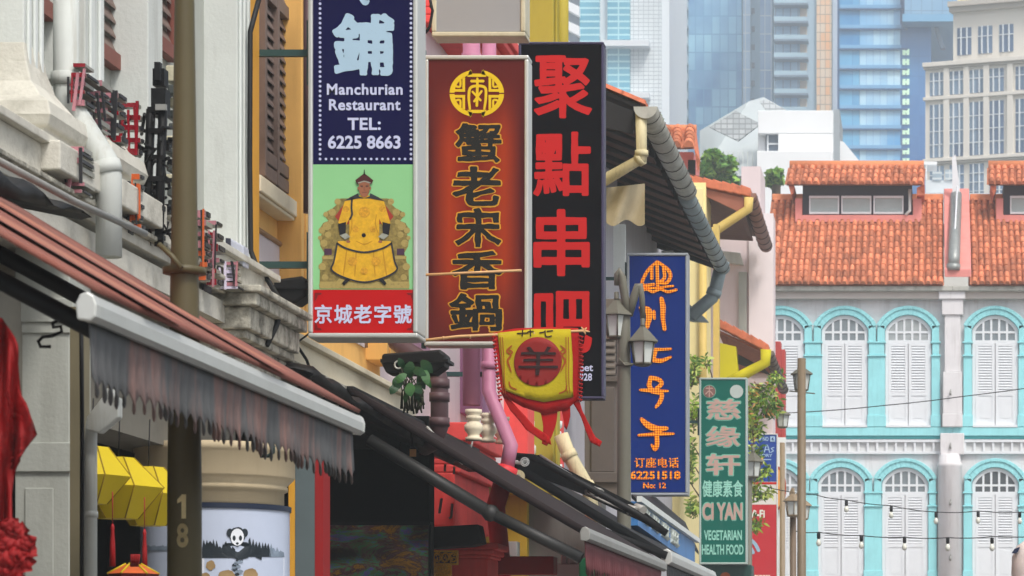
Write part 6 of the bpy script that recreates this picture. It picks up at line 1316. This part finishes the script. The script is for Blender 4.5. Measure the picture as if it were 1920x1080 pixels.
def tassel(label, u, v0, v1, Y):
    t = thing('tassel', label, 'tassel', P(u, v0, Y)); q = MB(); x = X(u, Y); q.lathe([(.005, Z(v0, Y)), (.012, Z(v0 + 8, Y)), (.009, Z(v0 + 12, Y)), (.015, Z(v0 + 40, Y)), (.018, Z(v1, Y))], x, Y, 10); q.build('threads', M('red silk thread', (150, 10, 16), .6, .15, 20) if 'red silk thread' not in bpy.data.materials else bpy.data.materials['red silk thread'], t)
    q = MB(); q.tube([(x, Y, Z(v0, Y)), (x, Y, Z(v0 - 60, Y))], .003, 4); q.build('cord', red_deep, t)
tassel('red tassel hanging left under the yellow lanterns', 211, 982, 1062, 16.); tassel('red tassel hanging beside the olive pole', 271, 992, 1070, 16.5)
redcl = M('red festive cloth', (132, 2, 5), .7, .2, 5, bump=.25, bs=20)
t = thing('red_drapery', 'red draped cloth with a ruffled rosette at the lower left edge', 'drapery', P(20, 1100, 10)); q = MB(); Yd = 10.
edge = [(596, 4), (640, 30), (700, 36), (740, 40), (790, 62), (815, 70), (840, 50), (880, 26), (930, 22), (985, 24), (1040, 20), (1100, 20)]
def dr(s_, t_):
    i = t_ * (len(edge) - 1); a = int(min(i, len(edge) - 2)); f_ = i - a; v = edge[a][0] + (edge[a+1][0] - edge[a][0]) * f_; ue = edge[a][1] + (edge[a+1][1] - edge[a][1]) * f_
    u = -120 + (ue + 120) * s_; return P(u, v, Yd + .05 * math.sin(u * .16 + v * .02) + .03 * math.sin(u * .31))
q.grid(dr, 40, 40); o = q.build('cloth', redcl, t); md = o.modifiers.new('solidify', 'SOLIDIFY'); md.thickness = .006
q = MB()
for k in range(70):
    a = rn(0, 6.28); r_ = rn(0, 1) ** .6; u = 22 + 40 * r_ * math.cos(a); v = 1040 + 62 * r_ * math.sin(a); c = P(u, v, Yd - .06 - .05 * (1 - r_))
    A = Vector((rn(-1, 1), rn(-.6, .6), rn(-1, 1))).normalized() * .022; B = A.cross(Vector((rn(-.3, .3), -1, rn(-.3, .3)))).normalized() * .02
    q.grid(lambda s_, t_: c + A * (s_ * 2 - 1) + B * (t_ * 2 - 1) + Vector((0, -.014 * math.sin(s_ * 3.1) + .01 * math.sin(t_ * 6), 0)), 4, 4)
q.build('rosette', redcl, t)
t = thing('hook', 'curly black iron hook fixed by the arcade column', 'hook', P(100, 620, 11)); q = MB(); q.tube([P(130, 596, 11), P(112, 598, 11), P(99, 606, 11), P(100, 614, 11), P(114, 612, 11), P(116, 622, 11), P(98, 630, 11), P(80, 632, 11), P(72, 640, 11), P(76, 650, 11), P(95, 650, 11)], .007, 7); q.build('rod', black_metal, t)
t = thing('hook', 'curved hook below the scalloped valance by the round pier', 'hook', P(505, 852, 16)); q = MB(); q.tube([P(488, 855, 16), P(503, 855, 16), P(512, 848, 16), P(513, 838, 16), P(505, 830, 16)], .011, 7); q.build('rod', M('dark green hook', (40, 56, 52), .5), t)
# wrapped pier poster
t = thing('poster_wrap', 'pale blue ink painting of a panda wrapped round the pier', 'poster', (xc, YP + .5, .6)); Rw = R * 1.0 + .012; cyy = YP + .5; yf = cyy - Rw
wrapm = M('pale blue poster', (182, 192, 212), .35, .06, 1.5, .15, (206, 214, 230), 1)
q = MB(); q.lathe([(Rw, .5), (Rw, Z(948, YP))], xc, cyy, 56, 0, True, 0, False); q.lathe([(Rw + .012, Z(952, YP)), (Rw + .012, Z(942, YP))], xc, cyy, 56, 1, True, 0, False); q.build('sheet', [wrapm, M('navy poster edge', (22, 34, 56), .4)], t)
def onp(pts, off, m_, q, n=18):
    ids = []
    for u, v in pts:
        y = YP; rr_ = Rw + off
        for _ in range(4): a = max(-.985, min(.985, (X(u, y) - xc) / rr_)); y = cyy - rr_ * math.sqrt(1 - a * a)
        ids.append((xc + rr_ * a, y, Z(v, y)))
    q.face(ids, m_)
def blob(u, v, ru, rv, off, m_, q, n=18, w=0.):
    onp([(u + ru * math.cos(2 * math.pi * k / n) * (1 + w * math.sin(k * 2.3)), v + rv * math.sin(2 * math.pi * k / n) * (1 + w * math.cos(k * 1.7))) for k in range(n)], off, m_, q)
inkd = M('dark ink wash', (26, 36, 44), .5, .3, 20); inkg = M('grey ink wash', (120, 134, 150), .5, .3, 14, .4, (170, 184, 204), 9); white_p = M('poster white', (226, 230, 236), .4); tan_p = M('tan ink wash', (150, 124, 84), .5, .2, 9); mist = M('white mist wash', (206, 210, 220), .4, .05, 5)
q = MB()
onp([(378, 1040), (420, 1034), (460, 1036), (500, 1034), (536, 1042), (538, 1100), (378, 1100)], .002, 4, q)
for u in range(379, 434, 6): onp([(u, 1046), (u, 1026 + rn(-8, 6)), (u + 3, 1020 + rn(-10, 6)), (u + 8, 1030), (u + 8, 1046)], .004, 0, q)
for u in range(466, 532, 6): onp([(u, 1044), (u, 1020 + (u - 466) * .24 + rn(-8, 5)), (u + 3, 1012 + (u - 466) * .3 + rn(-6, 4)), (u + 7, 1030 + (u - 466) * .1), (u + 9, 1044)], .004, 0 if u < 505 else 1, q)
onp([(388, 1043), (389, 1024), (386, 1024), (394, 1014), (402, 1024), (399, 1024), (400, 1043)], .0046, 0, q)
blob(446, 1032, 34, 16, .006, 0, q, 18, .1); blob(445, 1004, 15, 16, .0058, 0, q, 18, .04); onp([(420, 1036), (420, 1024), (432, 1018), (460, 1018), (476, 1030), (492, 1042), (491, 1050), (470, 1040), (446, 1048)], .0064, 0, q)
blob(431, 999, 6, 8, .0066, 0, q); blob(459, 999, 6, 8, .0066, 0, q); blob(445, 1007, 12.5, 16, .007, 2, q); blob(439, 1009, 3, 5, .0078, 0, q); blob(451, 1009, 3, 5, .0078, 0, q); blob(445, 1019, 2.8, 2.2, .0078, 0, q); onp([(440, 1022), (445, 1026), (450, 1022), (445, 1024)], .0079, 0, q)
for u, v, a, b in ((395, 1060, 9, 9), (425, 1078, 16, 9), (470, 1076, 14, 10), (384, 1084, 12, 10)): blob(u, v, a, b, .005, 3, q, 14, .1)
for k in range(10): blob(446 + rn(-9, 9), 1050 + k * 3, rn(4, 9), 3, .0055 + k * .0001, 1 if k % 3 else 0, q, 9, .2)
for k in range(14): onp([(274 + k * 3, 1032), (274 + k * 3, 1026 - rn(0, 6)), (278 + k * 3, 1024), (279 + k * 3, 1032)], .004, 1, q)
q.build('ink_painting', [inkd, inkg, white_p, tan_p, mist], t)
# dark shop interior with a dim colourful mural
def mural():
    m = bpy.data.materials.new('dim colourful mural'); m.use_nodes = True; n = m.node_tree.nodes; l = m.node_tree.links; b = n['Principled BSDF']; b.inputs['Roughness'].default_value = .35
    tc = n.new('ShaderNodeTexCoord'); mp = n.new('ShaderNodeMapping'); mp.inputs['Scale'].default_value = (1.1, 1, 2.6); l.new(tc.outputs['Object'], mp.inputs[0])
    nz = n.new('ShaderNodeTexNoise'); nz.inputs['Scale'].default_value = 2.4; nz.inputs['Detail'].default_value = 12; nz.inputs['Roughness'].default_value = .72; nz.inputs['Distortion'].default_value = .5; l.new(mp.outputs[0], nz.inputs['Vector'])
    cr = n.new('ShaderNodeValToRGB'); e = cr.color_ramp.elements; e[0].position = .3; e[0].color = (.02, .015, .02, 1); e[1].position = .7; e[1].color = (.3, .36, .8, 1)
    for p_, c_ in ((.37, (.24, .11, .03, 1)), (.43, (.7, .34, .02, 1)), (.46, (.1, .05, .05, 1)), (.5, (.3, .13, .16, 1)), (.54, (.1, .5, .12, 1)), (.58, (.24, .16, .8, 1)), (.63, (.5, .24, .22, 1))): x_ = e.new(p_); x_.color = c_
    n2 = n.new('ShaderNodeTexNoise'); n2.inputs['Scale'].default_value = 1.3; l.new(mp.outputs[0], n2.inputs['Vector']); r2 = n.new('ShaderNodeMapRange'); r2.inputs[1].default_value = .42; r2.inputs[2].default_value = .6; r2.inputs[3].default_value = .06; l.new(n2.outputs['Fac'], r2.inputs[0])
    vm = n.new('ShaderNodeVectorMath'); vm.operation = 'SCALE'; l.new(cr.outputs[0], vm.inputs[0]); l.new(r2.outputs[0], vm.inputs['Scale'])
    l.new(nz.outputs['Fac'], cr.inputs[0]); l.new(vm.outputs[0], b.inputs['Base Color']); return m
t = thing('mural', 'dim colourful mural panel in the dark shop under the black awning arm', 'mural', P(700, 1200, 26.5)); q = MB(); q.pbox(600, 985, 803, 1250, 26.4, .1); q.build('board', mural(), t)
q = MB(); q.pbox(598, 978, 806, 984.5, 26.35, .15); q.pbox(803.3, 984.8, 808, 1250, 26.35, .15); q.build('frame', black_metal, t)
r = thing('sign_box', 'charcoal sign box on the red column', 'sign', P(850, 1030, 27.4)); q = MB(); q.prism([P(806, 988, 27.4), P(897, 983, 27.4), P(904, 1018, 27.4), P(880, 1024, 27.4), P(806, 1028, 27.4)], (0, .3, 0)); q.build('body', M('charcoal sign box', (38, 38, 40), .8, .15, 4, .3, (70, 66, 60), 5), r, bevel=.012)
# gilded bracket
t = thing('gilded_bracket', 'gilded pierced bracket below the charcoal box', 'bracket', P(830, 1080, 27.2)); q = MB(); Yq = 27.2
q.pbox(810, 1032, 858, 1035, Yq, .06); q.pbox(810, 1056, 858, 1059, Yq, .06); q.pbox(810, 1035, 812, 1056, Yq, .06); q.pbox(856, 1035, 858, 1056, Yq, .06); q.pbox(812, 1059.5, 846, 1180, Yq + .02, .05)
for k in range(3): q.tube([P(820 + k * 15 + 6.5 * math.cos(a * math.pi / 8), 1045 + 8 * math.sin(a * math.pi / 8), Yq + .02) for a in range(17)], .009, 5)
for k in range(60): q.ball(P(rn(813, 856), rn(1036, 1056), Yq + .03), .009, 6)
for k in range(80): q.ball(P(rn(813, 845), rn(1060, 1090), Yq + .01), rn(.008, .014), 6)
q.build('lattice', gold, t); q = MB(); q.pbox(812.2, 1035.2, 855.8, 1055.8, Yq + .045, .01); q.build('backing', M('dark bronze backing', (70, 40, 14), .6, .3, 20), t)
# grey party wall and small things under the black awning
b9 = thing('arcade_wall', 'sooty grey wall below the black awning with a white box', 'wall', (-5.6, 31, 0)); q = MB(); q.box(-9, X(1128, 37.7), 37.7, 38.2, .13, HC + 2.35); q.build('wall', concrete, b9)
q = MB(); q.pbox(944, 1015, 970, 1050, 31.5, .2); single(q, 'box', white_trim, 'small white box behind the red beam', 'box', bevel=.01)
q = MB(); q.pbox(1040, 1058, 1086, 1250, 33, .4); q.pbox(1052, 1036, 1062, 1057.5, 33.1, .1); q.pbox(1066, 1040, 1080, 1057.5, 33.1, .1); single(q, 'storage_box', M('pale grey cabinet', (170, 172, 170), .6, .06, 3), 'pale grey cabinet left of the burgundy fringe', 'cabinet', bevel=.01)
q = MB(); q.prism([P(1085, 1050, 31), P(1110, 1040, 31), P(1150, 1060, 31), P(1160, 1200, 31), P(1085, 1200, 31)], (0, .4, 0)); single(q, 'green_box', M('dark green bin', (16, 92, 58), .5, .08, 3), 'green box peeping out under the burgundy fringe', 'box', bevel=.02)
# small fittings between the awnings
t = thing('spotlight', 'small spotlight with an amber lens under the dark brown awning', 'spotlight', P(772, 850, 25.4)); q = MB(); c = P(772, 850, 25.4); q.tube([c + Vector((0, .1, .03)), c + Vector((.01, -.06, -.03))], [.045, .07], 12); q.tube([c + Vector((0, .05, .02)), c + Vector((-.02, .08, .2))], .012, 6); q.build('housing', black_metal, t); q = MB(); q.pbox(768, 842, 780, 856, 25.3, .015); q.build('lens', M('amber spotlight lens', (206, 150, 90), .2, .1, 8), t)
t = thing('spotlight', 'twin pale clamp lights on top of the black awning beside the street lamp', 'spotlight', P(1210, 925, 31.2)); q = MB()
for u, v in ((1100, 912), (1112, 916), (1178, 950), (1192, 948)): q.tube([P(u, v, 31.2), P(u + 14, v + 9, 31.1)], [.03, .05], 10); q.tube([P(u, v, 31.2), P(u - 2, v + 14, 31.25)], .012, 5)
q.tube([P(1098, 925, 31.25), P(1200, 968, 31.25)], .014, 6); q.build('clamp_lights', [M('pale dusty metal', (168, 166, 160), .5, .2, 9)], t)
q = MB(); q.tube([P(890, 812, 29.9), P(880, 850, 29.9), P(874, 880, 29.95)], .01, 5); q.tube([P(835, 870, 27.85), P(834, 884, 27.85)], .012, 5); q.tube([P(852, 875, 27.85), P(851, 889, 27.85)], .012, 5); q.tube([P(828, 935, 27.85), P(824, 962, 27.8)], .014, 5); q.tube([P(848, 945, 27.85), P(846, 970, 27.8), P(842, 972, 27.8)], .014, 5); single(q, 'wall_hooks', grey_metal, 'rusty hooks and drips on the red column front', 'hooks')
# ================================================================== plants
fernm = [M('fern green', (30, 66, 38), .5, .25, 3), M('fern light green', (52, 94, 50), .5, .2, 3), M('fern dark stem', (62, 66, 44), .7, .2, 5)]
t = thing('fern', 'broad leaved weed growing on the ledge under the black floodlight', 'plant', P(765, 765, 24.9)); q = MB()
def leaf(q, c, d, L, W, m_=0):
    d = Vector(d).normalized(); s_ = d.cross(Vector((rn(-.3, .3), -1, rn(-.3, .3)))).normalized(); n_ = Vector((0, -.15 * L, 0)); pts = []
    for k in range(7): tt = k / 6; pts.append((c + d * L * tt + n_ * math.sin(math.pi * tt), W * math.sin(math.pi * min(1, tt * .9 + .08))))
    for i in range(6): (p, a), (p2, b_) = pts[i], pts[i+1]; q.face([p - s_ * a, p + s_ * a, p2 + s_ * b_, p2 - s_ * b_], m_)
for u, v, du, dv, L, W in ((770, 678, -.1, -1, .16, .07), (772, 690, 1, -.5, .18, .05), (790, 676, .9, -1, .16, .06), (762, 700, -.8, -.8, .15, .05), (748, 704, -.5, -1, .13, .035), (780, 734, .3, -1, .1, .03), (764, 736, -.3, -1, .1, .03), (798, 708, .6, -1, .12, .035), (755, 706, -.5, -1, .16, .05), (784, 704, .5, -1, .15, .05), (768, 718, .2, -1, .16, .06), (746, 720, -.6, -1, .13, .05), (795, 690, .3, -1, .2, .05), (778, 720, .7, -1, .13, .05), (758, 690, -.2, .4, .12, .04)): leaf(q, P(u, v, 24.6), (du, rn(-.6, .2), dv), L * .92, W * .78, random.choice((0, 0, 1)))
q.build('leaves', fernm, t); q = MB()
for k in range(16): u = 752 + k * 2.4; q.tube([P(u, 768 + rn(-4, 8), 24.9), P(u + rn(-8, 8), 735, 24.8), P(765 + rn(-18, 22), 695 + rn(-12, 16), 24.7)], [.009, .006, .004], 5)
for k in range(10): q.tube([P(rn(772, 800), rn(752, 778), 24.9), P(rn(780, 800), rn(730, 760), 24.8)], .008, 5)
q.build('stems', fernm[2], t)
t = thing('street_tree', 'slender yellow green young tree behind the jade green sign', 'tree', (X(1350, 58), 58, .13)); q = MB(); tw = MB(); Yt_ = 58.; k_ = Yt_ / F
lm = [M('yellow green leaf', (136, 166, 48), .55, .15, 2), M('light leaf', (176, 190, 96), .55, .15, 2), M('fresh green leaf', (84, 124, 44), .55, .15, 2), M('autumn tinted leaf', (190, 140, 70), .55, .15, 2)]
for u, v, ru, rv, n in ((1425, 745, 32, 26, 260), (1455, 715, 16, 14, 90), (1440, 770, 24, 22, 170), (1415, 800, 16, 40, 220), (1420, 860, 14, 30, 150), (1432, 890, 20, 16, 110), (1415, 920, 15, 25, 130), (1432, 930, 16, 14, 70), (1420, 985, 16, 18, 90), (1300, 700, 9, 34, 150), (1326, 680, 8, 14, 60), (1300, 780, 10, 40, 140), (1296, 870, 9, 50, 150), (1300, 950, 12, 24, 150), (1355, 860, 40, 90, 260)):
    for _ in range(max(5, n // 11)):
        a = rn(0, 6.28); p0 = P(u + ru * rn(-.5, .5), v + rv * rn(-.1, .9), Yt_ + rn(-.3, .4)); p1 = P(u + ru * rn(-1.05, 1.05), v - rv * rn(-.5, 1.05), Yt_ + rn(-.5, .5)); tw.tube([p0, p0.lerp(p1, .5) + Vector((0, 0, .04)), p1], [.008, .005, .003], 4)
        ax = (p1 - p0); Ln = ax.length; ax.normalize(); k = max(6, int(Ln / .045)); mi = random.choice((0, 0, 1, 1, 2, 2, 2, 3) if u > 1400 else (0, 1, 2, 2))
        for i in range(k):
            c = p0.lerp(p1, (i + rn(0, .6)) / k) + Vector((0, 0, .04 * math.sin(math.pi * i / k))); sd_ = ax.cross(Vector((rn(-.4, .4), -1, rn(-.4, .4)))).normalized() * (1 if i % 2 else -1)
            d = (ax * rn(.5, 1.1) + sd_ * rn(.5, 1.1) + Vector((0, rn(-.5, .5), rn(-.35, .2)))).normalized(); s_ = d.cross(Vector((rn(-.6, .6), -1, rn(-.6, .6)))).normalized(); L = rn(.1, .19); W = L * .15; dr_ = Vector((0, 0, -L * .15))
            q.face([c, c + d * L * .45 + s_ * W, c + d * L * .8 + s_ * W * .5 + dr_ * .6, c + d * L + dr_, c + d * L * .8 - s_ * W * .5 + dr_ * .6, c + d * L * .45 - s_ * W], mi if random.random() < .75 else random.randrange(3))
q.build('crown', lm, t); q = tw; q.tube([(X(1355, 58), 58, .13), P(1352, 1100, 58), P(1350, 900, 58), P(1360, 780, 58)], [.07, .06, .045, .02], 8)
for u, v in ((1425, 745), (1455, 715), (1440, 770), (1420, 860), (1415, 920), (1420, 985), (1300, 700), (1326, 680), (1300, 780), (1296, 870), (1300, 950), (1290, 905), (1296, 835)): q.tube([P(1352, min(1050, v + 90), 58), P((1352 + u) / 2, v + 40, 58.05), P(u, v - 6, 58)], [.03, .022, .008], 6)
q.build('trunk', barkm, t)
# ================================================================== haze over the distance
hz = MB(); hz.box(-420, 420, -60, 620, -1.5, 140); ho = hz.build('haze', [], kind='stuff')
hm = bpy.data.materials.new('haze air'); hm.use_nodes = True; n = hm.node_tree.nodes; n.remove(n['Principled BSDF'])
pv = n.new('ShaderNodeVolumePrincipled'); pv.inputs['Color'].default_value = (.88, .96, 1, 1); pv.inputs['Density'].default_value = .0012; pv.inputs['Anisotropy'].default_value = .2
hm.node_tree.links.new(pv.outputs[0], n['Material Output'].inputs['Volume']); ho.data.materials.append(hm); sc.cycles.volume_bounces = 2
